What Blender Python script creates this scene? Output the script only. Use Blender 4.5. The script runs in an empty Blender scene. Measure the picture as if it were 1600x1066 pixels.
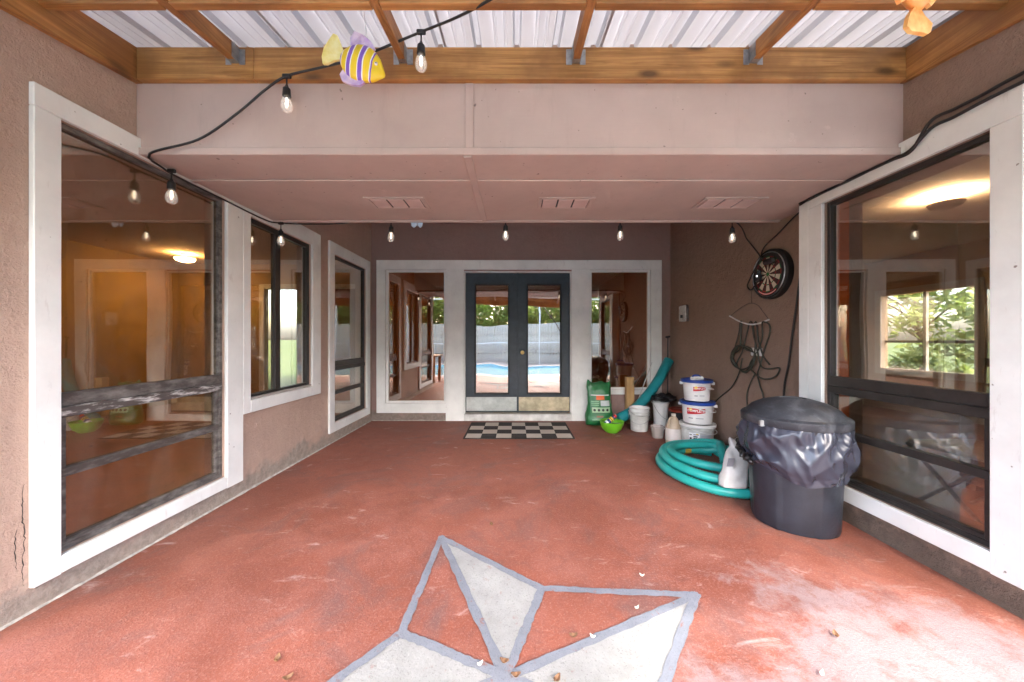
import bpy, bmesh, math, random
from mathutils import Vector, Matrix, noise as mnoise
random.seed(7)
S = bpy.context.scene
COL = S.collection
R = math.radians

# ------------------------------------------------------------------ camera, world, sun, exposure
FPX, CX, CY, CH = 545.0, 805.0, 531.0, 1.17        # focal length and horizon in 1600 px units, eye height
cam = bpy.data.cameras.new('camera'); camo = bpy.data.objects.new('camera', cam); COL.objects.link(camo)
cam.sensor_width = 36.0; cam.lens = 36.0 * FPX / 1600.0
cam.shift_x = -(CX - 800.0) / 1600.0; cam.shift_y = (CY - 533.0) / 1600.0
cam.clip_start = 0.05; cam.clip_end = 2000
camo.location = (0, 0, CH); camo.rotation_euler = (R(90), 0, 0)
S.camera = camo
SUN_EL, SUN_DIR = 46.0, Vector((-0.06, 1.0, 0.0)).normalized()   # horizontal travel of the light
w = bpy.data.worlds.new('World'); S.world = w; w.use_nodes = True
nt = w.node_tree; nt.nodes.clear()
sky = nt.nodes.new('ShaderNodeTexSky'); sky.sky_type = 'NISHITA'; sky.sun_disc = False
sky.sun_elevation = R(SUN_EL); sky.sun_rotation = math.atan2(-SUN_DIR.x, -SUN_DIR.y)
sky.air_density = .8; sky.dust_density = 4.5; sky.ozone_density = .6
bg = nt.nodes.new('ShaderNodeBackground'); bg.inputs['Strength'].default_value = 0.15
wo = nt.nodes.new('ShaderNodeOutputWorld')
nt.links.new(sky.outputs[0], bg.inputs[0]); nt.links.new(bg.outputs[0], wo.inputs[0])
sl = bpy.data.lights.new('sun', 'SUN'); sl.energy = 0.7; sl.angle = R(1.2); sl.color = (1.0, 0.95, 0.88)
so = bpy.data.objects.new('sun', sl); COL.objects.link(so)
e = R(SUN_EL); dv = Vector((SUN_DIR.x * math.cos(e), SUN_DIR.y * math.cos(e), -math.sin(e)))
so.rotation_euler = dv.to_track_quat('-Z', 'Y').to_euler(); so.location = (0, -6, 12)
S.view_settings.view_transform = 'Standard'; S.view_settings.look = 'None'
S.view_settings.gamma = 1.0; S.view_settings.use_curve_mapping = False
S.view_settings.exposure = 4.1
S.render.engine = 'CYCLES'
cy = S.cycles
cy.use_denoising = True; cy.use_adaptive_sampling = True; cy.adaptive_threshold = .02; cy.max_bounces = 6; cy.diffuse_bounces = 4; cy.glossy_bounces = 3
cy.transmission_bounces = 4; cy.transparent_max_bounces = 16; cy.sample_clamp_indirect = 6.0
cy.caustics_reflective = False; cy.caustics_refractive = False

# ------------------------------------------------------------------ helpers: objects
BASE = {}
def tag(o, label=None, cat=None, group=None, kind=None):
    if label: o['label'] = label
    if cat: o['category'] = cat
    if group: o['group'] = group
    if kind: o['kind'] = kind
    return o
def thing(name, label, cat, loc=(0, 0, 0), rot=(0, 0, 0), group=None):
    o = bpy.data.objects.new(name, None); COL.objects.link(o); o.empty_display_size = .05
    o.location = loc; o.rotation_euler = rot
    BASE[o.name] = Vector(loc)
    return tag(o, label, cat, group)
def finish(bm, name, mat, smooth=False):
    bmesh.ops.recalc_face_normals(bm, faces=bm.faces)
    me = bpy.data.meshes.new(name); bm.to_mesh(me); bm.free()
    for m in (mat if isinstance(mat, (list, tuple)) else [mat]): me.materials.append(m)
    if smooth:
        for p in me.polygons: p.use_smooth = True
        if smooth != 'all':
            me.set_sharp_from_angle(angle=R(38))
    return me
def part(name, bm, mat, parent, smooth=False, local=False, label=None):
    """bm in world coordinates (or in the thing's own frame when local) -> one mesh object under its thing"""
    me = finish(bm, name, mat, smooth)
    o = bpy.data.objects.new(name, me); COL.objects.link(o)
    o.parent = parent
    b = BASE.get(parent.name, Vector((0, 0, 0)))
    if not local: me.transform(Matrix.Translation(-b))
    BASE[o.name] = b
    if label: o['label'] = label
    return o
def single(name, bm, mat, label=None, cat=None, group=None, kind=None, smooth=False, origin=None):
    me = finish(bm, name, mat, smooth)
    o = bpy.data.objects.new(name, me); COL.objects.link(o)
    if origin is None:
        xs = [v.co for v in me.vertices]
        mn = [min(c[i] for c in xs) for i in range(3)]; mx = [max(c[i] for c in xs) for i in range(3)]
        origin = ((mn[0] + mx[0]) / 2, (mn[1] + mx[1]) / 2, mn[2])
    me.transform(Matrix.Translation(-Vector(origin))); o.location = origin
    BASE[o.name] = Vector(origin)
    return tag(o, label, cat, group, kind)
def copy_tree(o, off=(0, 0, 0), parent=None, label=None):
    c = o.copy(); COL.objects.link(c); c.parent = parent
    if parent is None:
        c.location = Vector(o.location) + Vector(off)
        if label: c['label'] = label
    for ch in o.children: copy_tree(ch, parent=c)
    return c
# ------------------------------------------------------------------ helpers: shapes
def nb(): return bmesh.new()
def box(bm, lo, hi, bev=0.0, rot=None, mid=None):
    lo = Vector(lo); hi = Vector(hi)
    lo, hi = Vector([min(a, b) for a, b in zip(lo, hi)]), Vector([max(a, b) for a, b in zip(lo, hi)])
    r = bmesh.ops.create_cube(bm, size=1.0)
    c = (lo + hi) / 2; d = hi - lo
    for v in r['verts']: v.co = Vector((v.co.x * d.x, v.co.y * d.y, v.co.z * d.z)) + c
    vs = r['verts']
    if bev > 0:
        es = set(e_ for v in vs for e_ in v.link_edges)
        q = bmesh.ops.bevel(bm, geom=list(es), offset=min(bev, min(d) * .3), segments=1, affect='EDGES')
        vs = list(set(v for f in q['faces'] for v in f.verts) | set(v for v in vs if v.is_valid))
    if rot is not None:
        m = Vector(mid) if mid is not None else c
        for v in vs: v.co = rot @ (v.co - m) + m
    return bm
def bx(lo, hi, bev=0.0): return box(nb(), lo, hi, bev)
def ring(bm, pts): return [bm.verts.new(p) for p in pts]
def skin(bm, r0, r1, closed=True):
    n = len(r0)
    for i in range(n if closed else n - 1):
        j = (i + 1) % n
        try: bm.faces.new((r0[i], r0[j], r1[j], r1[i]))
        except ValueError: pass
def cat_rom(pts, step=.02):
    P = [Vector(p) for p in pts]
    out = []
    for i in range(len(P) - 1):
        p0 = P[i - 1] if i else P[0] * 2 - P[1]; p1 = P[i]; p2 = P[i + 1]
        p3 = P[i + 2] if i + 2 < len(P) else P[-1] * 2 - P[-2]
        n = max(2, int((p2 - p1).length / step))
        for k in range(n):
            t = k / n
            out.append(.5 * ((2 * p1) + (p2 - p0) * t + (2 * p0 - 5 * p1 + 4 * p2 - p3) * t * t + (3 * p1 - p0 - 3 * p2 + p3) * t ** 3))
    out.append(P[-1]); return out
def tube(bm, pts, rad, n=8, cap=True):
    pts = [Vector(p) for p in pts]
    up = None; prev = None; first = None
    for i, p in enumerate(pts):
        t = (pts[min(i + 1, len(pts) - 1)] - pts[max(i - 1, 0)])
        t = t.normalized() if t.length > 1e-9 else Vector((0, 0, 1))
        if up is None:
            up = Vector((0, 0, 1)) if abs(t.z) < .9 else Vector((1, 0, 0))
        up = (up - t * up.dot(t)); up = up.normalized() if up.length > 1e-6 else t.orthogonal().normalized()
        s = t.cross(up)
        r = rad(i, len(pts)) if callable(rad) else rad
        rg = ring(bm, [p + (up * math.cos(a) + s * math.sin(a)) * r for a in [2 * math.pi * k / n for k in range(n)]])
        if prev: skin(bm, prev, rg)
        else: first = rg
        prev = rg
    if cap and first:
        bm.faces.new(first); bm.faces.new(prev)
    return bm
def lathe(bm, prof, c=(0, 0), n=32, closed_top=False, closed_bot=False, wob=None):
    """prof: list of (r, z)"""
    prev = None; first = None
    for (r, z) in prof:
        pts = []
        for k in range(n):
            a = 2 * math.pi * k / n
            rr = r if wob is None else wob(r, z, a)
            pts.append((c[0] + rr * math.cos(a), c[1] + rr * math.sin(a), z))
        rg = ring(bm, pts)
        if prev: skin(bm, prev, rg)
        else: first = rg
        prev = rg
    if closed_bot: bm.faces.new(first)
    if closed_top: bm.faces.new(prev)
    return bm
def prism(bm, poly, z0, z1, f=lambda x, y, z: (x, y, z)):
    a = ring(bm, [f(x, y, z0) for x, y in poly]); b = ring(bm, [f(x, y, z1) for x, y in poly])
    skin(bm, a, b); bm.faces.new(a); bm.faces.new(b); return bm
def text_bm(txt, size):
    cu = bpy.data.curves.new('t', 'FONT'); cu.body = txt; cu.size = size; cu.align_x = 'CENTER'; cu.align_y = 'CENTER'
    cu.extrude = 0.0; cu.resolution_u = 2; cu.offset = size * .018
    o = bpy.data.objects.new('t', cu); COL.objects.link(o)
    dg = bpy.context.evaluated_depsgraph_get(); dg.update()
    me = bpy.data.meshes.new_from_object(o.evaluated_get(dg))
    bm = nb(); bm.from_mesh(me)
    bpy.data.objects.remove(o); bpy.data.curves.remove(cu); bpy.data.meshes.remove(me)
    bmesh.ops.triangulate(bm, faces=bm.faces)
    return bm
# pixel (of the 1600 px photograph) + a known plane -> a point of the place
def pY(px, py, Y): s = FPX / Y; return Vector(((px - CX) / s, Y, CH - (py - CY) / s))
def pX(px, py, X): s = (px - CX) / X; return Vector((X, FPX / s, CH - (py - CY) / s))
def pG(px, py, z=0.0): s = (py - CY) / (CH - z); return Vector(((px - CX) / s, FPX / s, z))

# ------------------------------------------------------------------ helpers: materials
MATS = {}
def N(t, typ, **kw):
    n = t.nodes.new(typ)
    for k, v in kw.items():
        if k in n.inputs: n.inputs[k].default_value = v
        else: setattr(n, k, v)
    return n
def base_mat(name):
    m = bpy.data.materials.new(name); m.use_nodes = True
    t = m.node_tree; b = t.nodes['Principled BSDF']
    MATS[name] = m
    return m, t, b
def ramp(t, fac, stops):
    r = N(t, 'ShaderNodeValToRGB'); t.links.new(fac, r.inputs[0])
    el = r.color_ramp.elements
    while len(el) < len(stops): el.new(.5)
    for e_, (p, c) in zip(el, stops):
        e_.position = p; e_.color = (c, c, c, 1) if not hasattr(c, '__len__') else (*c, 1)
    return r.outputs[0]
def mixc(t, fac, a, b):
    m = N(t, 'ShaderNodeMix', data_type='RGBA')
    if hasattr(fac, 'node'): t.links.new(fac, m.inputs[0])
    else: m.inputs[0].default_value = fac
    for s, v in ((6, a), (7, b)):
        if hasattr(v, 'node'): t.links.new(v, m.inputs[s])
        else: m.inputs[s].default_value = (*v, 1)
    return m.outputs[2]
def coord(t, scale=(1, 1, 1), rot=(0, 0, 0), typ='Object'):
    tc = N(t, 'ShaderNodeTexCoord'); mp = N(t, 'ShaderNodeMapping')
    mp.inputs['Scale'].default_value = scale; mp.inputs['Rotation'].default_value = rot
    t.links.new(tc.outputs[typ], mp.inputs[0]); return mp.outputs[0]
def nz(t, vec, scale, detail=4, rough=.55, dist=0.0):
    n = N(t, 'ShaderNodeTexNoise'); n.inputs['Scale'].default_value = scale; n.inputs['Detail'].default_value = detail
    n.inputs['Roughness'].default_value = rough; n.inputs['Distortion'].default_value = dist
    t.links.new(vec, n.inputs['Vector']); return n.outputs[0]
def bump(t, b, h, strength, dist=.01):
    n = N(t, 'ShaderNodeBump'); n.inputs['Strength'].default_value = strength; n.inputs['Distance'].default_value = dist
    t.links.new(h, n.inputs['Height']); t.links.new(n.outputs[0], b.inputs['Normal'])
def plain(name, col, rough=.5, var=.12, vs=9, bs=0, bst=.15, metal=0.0, dark=None, spec=None, coat=0):
    m, t, b = base_mat(name)
    v = coord(t)
    n = nz(t, v, vs, 5, .6)
    d = dark or tuple(c * (1 - var * 1.6) for c in col)
    c = mixc(t, ramp(t, n, [(.3, 0), (.7, 1)]), d, tuple(min(1, c_ * (1 + var * .5)) for c_ in col))
    t.links.new(c, b.inputs['Base Color']); b.inputs['Metallic'].default_value = metal
    r = N(t, 'ShaderNodeMapRange'); t.links.new(n, r.inputs[0]); r.inputs[3].default_value = max(.03, rough - .1); r.inputs[4].default_value = min(1, rough + .1)
    t.links.new(r.outputs[0], b.inputs['Roughness'])
    if spec is not None: b.inputs['Specular IOR Level'].default_value = spec
    if coat: b.inputs['Coat Weight'].default_value = coat
    if bs: bump(t, b, nz(t, v, bs, 6, .6), bst)
    return m
def stucco(name, col, dirt, bump_s=.5):
    m, t, b = base_mat(name); v = coord(t)
    big = nz(t, v, 1.6, 5, .6); mid = nz(t, v, 14, 6, .65); fine = nz(t, v, 90, 5, .7)
    c = mixc(t, ramp(t, big, [(.35, 0), (.7, 1)]), tuple(x * .86 for x in col), col)
    c = mixc(t, ramp(t, mid, [(.38, .35), (.62, 0)]), c, tuple(x * .78 for x in col))
    st = nz(t, coord(t, (7, 7, .9)), 2.2, 5, .6)                    # rain streaks
    c = mixc(t, ramp(t, st, [(.56, 0), (.75, .35)]), c, tuple(x * .72 for x in col))
    # splash band of bare grey and grime just above the floor, ragged top
    geo = N(t, 'ShaderNodeNewGeometry'); sp = N(t, 'ShaderNodeSeparateXYZ'); t.links.new(geo.outputs['Position'], sp.inputs[0])
    ad = N(t, 'ShaderNodeMath', operation='MULTIPLY_ADD'); t.links.new(nz(t, v, 5, 6, .7), ad.inputs[0]); ad.inputs[1].default_value = -.55
    t.links.new(sp.outputs[2], ad.inputs[2])
    f = ramp(t, ad.outputs[0], [(0, 1), (.12, 0)]) if False else None
    mr = N(t, 'ShaderNodeMapRange'); t.links.new(ad.outputs[0], mr.inputs[0]); mr.inputs[1].default_value = -.19; mr.inputs[2].default_value = -.10
    mr.inputs[3].default_value = .8; mr.inputs[4].default_value = 0
    dn = mixc(t, ramp(t, nz(t, v, 22, 6, .75), [(.4, 0), (.65, 1)]), tuple(x * .6 for x in dirt), dirt)
    c = mixc(t, mr.outputs[0], c, dn)
    t.links.new(c, b.inputs['Base Color']); b.inputs['Roughness'].default_value = .88
    h = N(t, 'ShaderNodeMath', operation='MULTIPLY_ADD'); t.links.new(mid, h.inputs[0]); h.inputs[1].default_value = 2.2; t.links.new(fine, h.inputs[2])
    bump(t, b, h.outputs[0], bump_s, .012)
    return m
def wood(name, axis, c0, c1, c2, rough=.55):
    m, t, b = base_mat(name)
    sc = [44, 44, 44]; sc[axis] = 1.5
    v = coord(t, tuple(sc)); n = nz(t, v, 1.0, 8, .66, .8)
    c = mixc(t, ramp(t, n, [(.36, 0), (.62, 1)]), c0, c1)
    big = nz(t, coord(t, (2.2, 2.2, 2.2)), 1.3, 4, .6)
    c = mixc(t, ramp(t, big, [(.42, .75), (.6, 0)]), c, c2)
    sc2 = [9, 9, 9]; sc2[axis] = 3.2
    kn = N(t, 'ShaderNodeTexVoronoi'); t.links.new(coord(t, tuple(sc2)), kn.inputs['Vector']); kn.inputs['Scale'].default_value = .6
    c = mixc(t, ramp(t, kn.outputs['Distance'], [(.06, .85), (.16, 0)]), c, tuple(x * .3 for x in c2))
    t.links.new(c, b.inputs['Base Color']); b.inputs['Roughness'].default_value = rough
    bump(t, b, n, .25, .006)
    return m
def painted_white(name, col=(.83, .84, .80)):
    m, t, b = base_mat(name); v = coord(t)
    c = mixc(t, ramp(t, nz(t, v, 3, 5, .6), [(.35, 0), (.65, 1)]), tuple(x * .86 for x in col), col)
    c = mixc(t, ramp(t, nz(t, coord(t, (10, 10, 2.5)), 2.5, 6, .7), [(.6, 0), (.74, .4)]), c, (.42, .38, .34))
    c = mixc(t, ramp(t, nz(t, v, 26, 3, .5), [(.74, 0), (.77, .85)]), c, (.16, .12, .09))   # nicks in the paint
    t.links.new(c, b.inputs['Base Color']); b.inputs['Roughness'].default_value = .5
    bump(t, b, nz(t, coord(t, (18, 18, 3)), 3, 5, .6), .12, .004)
    return m
def glass(name, tint, refl, dirt=.25, wob=.012):
    """thin reflective solar pane: tinted see-through plus a mirror-like share"""
    m = bpy.data.materials.new(name); m.use_nodes = True; t = m.node_tree; t.nodes.clear(); MATS[name] = m
    out = N(t, 'ShaderNodeOutputMaterial'); tr = N(t, 'ShaderNodeBsdfTransparent'); tr.inputs[0].default_value = (*tint, 1)
    gl = N(t, 'ShaderNodeBsdfGlossy'); gl.inputs['Roughness'].default_value = .004; gl.inputs[0].default_value = (1, .98, .95, 1)
    v = coord(t)
    bp = N(t, 'ShaderNodeBump'); bp.inputs['Strength'].default_value = wob * 6; bp.inputs['Distance'].default_value = .02
    t.links.new(nz(t, v, 1.7, 1, .3), bp.inputs['Height']); t.links.new(bp.outputs[0], gl.inputs['Normal'])
    ge = N(t, 'ShaderNodeNewGeometry'); dt = N(t, 'ShaderNodeVectorMath', operation='DOT_PRODUCT')
    t.links.new(ge.outputs['Normal'], dt.inputs[0]); t.links.new(ge.outputs['Incoming'], dt.inputs[1])
    ab = N(t, 'ShaderNodeMath', operation='ABSOLUTE'); t.links.new(dt.outputs['Value'], ab.inputs[0])
    om = N(t, 'ShaderNodeMath', operation='SUBTRACT'); om.inputs[0].default_value = 1.0; t.links.new(ab.outputs[0], om.inputs[1])
    pw = N(t, 'ShaderNodeMath', operation='POWER'); t.links.new(om.outputs[0], pw.inputs[0]); pw.inputs[1].default_value = 5.0
    ad = N(t, 'ShaderNodeMath', operation='MULTIPLY_ADD'); ad.use_clamp = True      # Schlick
    t.links.new(pw.outputs[0], ad.inputs[0]); ad.inputs[1].default_value = .95 - refl; ad.inputs[2].default_value = refl
    mx = N(t, 'ShaderNodeMixShader'); t.links.new(ad.outputs[0], mx.inputs[0]); t.links.new(tr.outputs[0], mx.inputs[1]); t.links.new(gl.outputs[0], mx.inputs[2])
    df = N(t, 'ShaderNodeBsdfDiffuse'); df.inputs[0].default_value = (.55, .52, .47, 1)
    sp = ramp(t, nz(t, v, 75, 2, .5), [(.70, 0), (.76, dirt)])
    sm = ramp(t, nz(t, coord(t, (3, 3, 1.2)), 1.6, 6, .7), [(.45, 0), (.9, dirt * .35)])
    mm = N(t, 'ShaderNodeMath', operation='MAXIMUM'); t.links.new(sp, mm.inputs[0]); t.links.new(sm, mm.inputs[1])
    m2 = N(t, 'ShaderNodeMixShader'); t.links.new(mm.outputs[0], m2.inputs[0]); t.links.new(mx.outputs[0], m2.inputs[1]); t.links.new(df.outputs[0], m2.inputs[2])
    t.links.new(m2.outputs[0], out.inputs[0])
    return m
def emit(name, col, s):
    m, t, b = base_mat(name)
    b.inputs['Base Color'].default_value = (*col, 1); b.inputs['Emission Color'].default_value = (*col, 1); b.inputs['Emission Strength'].default_value = s
    return m

M = {}
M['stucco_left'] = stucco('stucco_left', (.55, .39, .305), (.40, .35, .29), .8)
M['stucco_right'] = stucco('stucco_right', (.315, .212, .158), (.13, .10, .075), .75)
M['stucco_back'] = stucco('stucco_back', (.33, .22, .19), (.26, .22, .18), .4)
def panel_paint(name, col):
    m, t, b = base_mat(name); v = coord(t)
    c = mixc(t, ramp(t, nz(t, v, 2.2, 5, .6), [(.35, 0), (.68, 1)]), tuple(x * .86 for x in col), col)
    c = mixc(t, ramp(t, nz(t, coord(t, (5, 5, .8)), 2.4, 6, .7), [(.55, 0), (.78, .45)]), c, tuple(x * .70 for x in col))      # streaks
    c = mixc(t, ramp(t, nz(t, v, 30, 2, .5), [(.745, 0), (.77, .8)]), c, tuple(x * .30 for x in col))                         # fly specks, nail marks
    c = mixc(t, ramp(t, nz(t, coord(t, (1, 1, 1), (.4, .3, 0)), 6.5, 6, .7), [(.64, 0), (.72, .35)]), c, tuple(min(1, x * 1.25) for x in col))   # scuffs
    t.links.new(c, b.inputs['Base Color']); b.inputs['Roughness'].default_value = .68
    bump(t, b, nz(t, coord(t, (3, 60, 60)), 2, 5, .6), .16, .004); return m
M['fascia'] = panel_paint('fascia', (.55, .405, .345))
M['soffit'] = panel_paint('soffit', (.55, .43, .37))
M['vent'] = plain('vent', (.66, .51, .455), .6, .08)
M['trim'] = painted_white('trim')
M['wood_x'] = wood('wood_x', 0, (.26, .105, .024), (.52, .255, .078), (.23, .098, .028))
M['wood_y'] = wood('wood_y', 1, (.24, .098, .024), (.50, .235, .070), (.21, .088, .026))
M['wood_pale'] = wood('wood_pale', 2, (.46, .28, .11), (.62, .41, .18), (.42, .25, .10))
M['wood_grey'] = wood('wood_grey', 0, (.20, .13, .085), (.34, .235, .16), (.16, .11, .075))
M['roof_metal'] = plain('roof_metal', (.37, .37, .38), .42, .03, .6)
M['galv'] = plain('galv', (.42, .43, .44), .42, .25, 30, metal=.8)
M['bronze'] = plain('bronze', (.030, .025, .022), .48, .25, 14, 60, .2)
M['glass_bronze'] = glass('glass_bronze', (.86, .76, .60), .23, .30)
M['glass_clear'] = glass('glass_clear', (.90, .86, .78), .25, .14)
M['glass_brown'] = glass('glass_brown', (.80, .68, .54), .26, .12)
M['glass_door'] = glass('glass_door', (.84, .80, .76), .36, .14, .03)
M['black_rubber'] = plain('black_rubber', (.012, .012, .013), .5, .2)
M['white_plastic'] = plain('white_plastic', (.74, .74, .72), .35, .08, 8)
M['white_dirty'] = plain('white_dirty', (.66, .66, .62), .45, .22, 7)
M['blue_lid'] = plain('blue_lid', (.012, .05, .27), .35, .12)
M['red_print'] = plain('red_print', (.50, .018, .025), .4, .05)
M['white_print'] = plain('white_print', (.85, .85, .85), .4, .03)
M['black_print'] = plain('black_print', (.02, .02, .02), .5, .03)
M['grey_print'] = plain('grey_print', (.32, .33, .36), .5, .05)
M['yellow_print'] = plain('yellow_print', (.75, .52, .03), .45, .05)
M['green_print'] = plain('green_print', (.10, .34, .07), .5, .05)
M['slate'] = plain('slate', (.028, .043, .055), .42, .2, 12, 60, .1)

# weathered sash rail: bronze with chalky flaking
def flaked():
    m, t, b = base_mat('flaked_bronze'); v = coord(t, (40, 7, 40))
    n = nz(t, v, 1.2, 7, .7)
    c = mixc(t, ramp(t, n, [(.5, 0), (.62, 1)]), (.075, .062, .055), (.52, .50, .47))
    t.links.new(c, b.inputs['Base Color']); b.inputs['Roughness'].default_value = .7; bump(t, b, n, .4, .004); return m
M['flaked'] = flaked()
def worn_bronze():
    m, t, b = base_mat('worn_bronze'); v = coord(t, (9, 3, 9))
    n = nz(t, v, 2.5, 6, .7)
    c = mixc(t, ramp(t, n, [(.42, 0), (.75, 1)]), (.060, .050, .044), (.24, .22, .20))
    t.links.new(c, b.inputs['Base Color']); b.inputs['Roughness'].default_value = .6; return m
M['worn_bronze'] = worn_bronze()

def floor_paint():
    m, t, b = base_mat('floor_paint'); v = coord(t)
    big = nz(t, v, .9, 5, .6, .4); mid = nz(t, v, 3.2, 7, .66, .3); fine = nz(t, v, 75, 6, .7); grit = nz(t, v, 160, 3, .6)
    c = mixc(t, ramp(t, big, [(.35, 0), (.68, 1)]), (.175, .050, .029), (.265, .083, .052))
    c = mixc(t, ramp(t, mid, [(.45, 0), (.72, .75)]), c, (.295, .115, .082))
    c = mixc(t, ramp(t, nz(t, v, 2.1, 7, .72, .8), [(.51, 0), (.68, .72)]), c, (.125, .075, .070))       # dark scuffs
    c = mixc(t, ramp(t, fine, [(.50, 0), (.72, .36)]), c, (.42, .235, .195))                              # grains showing through
    c = mixc(t, ramp(t, nz(t, coord(t, (1, 2.4, 1), (0, 0, .7)), 4.2, 7, .7, .6), [(.60, 0), (.72, .75)]), c, (.44, .33, .31))  # pale scrapes
    # pale ragged patch: worn paint, with dappled sun put into the colour as well
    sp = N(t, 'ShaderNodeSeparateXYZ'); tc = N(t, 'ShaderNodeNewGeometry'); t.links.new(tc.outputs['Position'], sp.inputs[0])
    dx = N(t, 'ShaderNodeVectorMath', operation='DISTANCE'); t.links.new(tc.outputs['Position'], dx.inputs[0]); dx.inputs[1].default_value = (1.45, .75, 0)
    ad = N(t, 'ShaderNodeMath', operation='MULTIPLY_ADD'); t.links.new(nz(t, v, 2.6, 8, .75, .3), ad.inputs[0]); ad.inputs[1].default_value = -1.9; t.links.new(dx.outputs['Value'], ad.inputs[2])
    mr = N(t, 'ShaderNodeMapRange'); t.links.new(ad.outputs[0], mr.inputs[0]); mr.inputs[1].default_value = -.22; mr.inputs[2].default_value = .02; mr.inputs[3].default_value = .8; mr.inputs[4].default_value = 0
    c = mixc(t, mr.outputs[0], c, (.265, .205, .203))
    c = mixc(t, ramp(t, nz(t, v, 11, 7, .72, .4), [(.50, 0), (.66, .55)]), c, (.17, .060, .045))            # blotches
    c = mixc(t, ramp(t, nz(t, v, 150, 2, .5), [(.60, 0), (.68, .15)]), c, (.46, .36, .33))                # pale grit
    c = mixc(t, ramp(t, nz(t, coord(t, (1, 1, 1), (0, 0, 1.1)), 130, 2, .5), [(.61, 0), (.68, .32)]), c, (.07, .03, .025))   # dark pits
    t.links.new(c, b.inputs['Base Color'])
    r = ramp(t, mid, [(.3, .52), (.7, .78)]); t.links.new(r, b.inputs['Roughness'])
    h = N(t, 'ShaderNodeMath', operation='MULTIPLY_ADD'); t.links.new(grit, h.inputs[0]); h.inputs[1].default_value = .6; t.links.new(fine, h.inputs[2])
    bump(t, b, h.outputs[0], .5, .006)
    return m
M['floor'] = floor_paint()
def star_paint(name, col, var, red):
    m, t, b = base_mat(name); v = coord(t)
    c = mixc(t, ramp(t, nz(t, v, 4, 6, .65), [(.35, 0), (.66, 1)]), tuple(x * (1 - var) for x in col), col)
    c = mixc(t, ramp(t, nz(t, v, 55, 6, .7), [(.52, 0), (.70, .35)]), c, tuple(x * .6 for x in col))
    c = mixc(t, ramp(t, nz(t, v, 17, 7, .75, .3), [(.60, 0), (.67, red)]), c, (.21, .075, .05))        # chipped through to the red coat
    c = mixc(t, ramp(t, nz(t, v, 140, 2, .5), [(.62, 0), (.68, .45)]), c, tuple(x * .35 for x in col))
    t.links.new(c, b.inputs['Base Color']); b.inputs['Roughness'].default_value = .78
    bump(t, b, nz(t, v, 110, 5, .7), .4, .006); return m
M['star_white'] = star_paint('star_white', (.31, .31, .295), .28, .45)
M['star_grey'] = star_paint('star_grey', (.185, .20, .23), .25, .75)
M['concrete'] = plain('concrete', (.50, .45, .40), .85, .2, 2, 40, .3)

# ================================================================== GROUND, DECK, POOL
XL, XR, XRB, YB, YF = -2.075, 2.125, 2.24, 5.03, 1.91
DX0, DX1, DY0 = -9.0, 9.0, -8.6               # paved yard
PX0, PX1, PY0, PY1 = -5.0, 6.0, -6.2, -1.5    # pool opening
def sheet(bm, x0, x1, y0, y1, z):
    bm.faces.new([bm.verts.new((x, y, z)) for x, y in ((x0, y0), (x1, y0), (x1, y1), (x0, y1))])
bm = nb(); bmesh.ops.create_grid(bm, x_segments=2, y_segments=2, size=.5)
for v in bm.verts: v.co = Vector((DX0 + (v.co.x + .5) * (DX1 - DX0), -.95 + (v.co.y + .5) * (YB + .95 + .02), 0))
patio = single('patio_floor', bm, M['floor'], 'red painted concrete patio floor with worn patches and painted-in sun dapple', kind='structure', origin=(0, 0, 0))
bm = nb()
sheet(bm, DX0, DX1, PY1, -.95, -.004); sheet(bm, DX0, DX1, DY0, PY0, -.004); sheet(bm, DX0, PX0, PY0, PY1, -.004); sheet(bm, PX1, DX1, PY0, PY1, -.004)
single('pool_deck', bm, M['concrete'], 'pale concrete pool deck', kind='structure', origin=(0, 0, 0))
bm = nb(); G = 900
for a in ((-G, G, -G, DY0), (-G, G, 12, G), (-G, DX0, DY0, 12), (DX1, G, DY0, 12)): sheet(bm, *a, -.03)
sheet(bm, DX0, DX1, YB + .02, 12, -.03)
single('ground', bm, plain('grass_ground', (.06, .10, .025), .9, .3, 3, 30, .5), 'grassy ground around the house', kind='structure', origin=(0, 0, 0))
bm = nb()
for a in range(4):
    q = [(PX0, PY0), (PX1, PY0), (PX1, PY1), (PX0, PY1)]; p, r = q[a], q[(a + 1) % 4]
    bm.faces.new([bm.verts.new(c) for c in ((*p, -.006), (*r, -.006), (*r, -1.4), (*p, -1.4))])
sheet(bm, PX0, PX1, PY0, PY1, -1.4)
single('pool_basin', bm, plain('pool_plaster', (.30, .58, .66), .6, .08), 'pale blue swimming pool basin', kind='structure', origin=(0, 0, 0))
def water():
    m, t, b = base_mat('pool_water_mat'); b.inputs['Base Color'].default_value = (.26, .47, .52, 1); b.inputs['Roughness'].default_value = .04
    b.inputs['Transmission Weight'].default_value = .25; b.inputs['IOR'].default_value = 1.33
    bump(t, b, nz(t, coord(t), 3, 3, .5), .12, .05); return m
bm = nb(); sheet(bm, PX0, PX1, PY0, PY1, -.09)
single('pool_water', bm, water(), 'blue swimming pool water', kind='structure', origin=(0, 0, 0))

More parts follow.
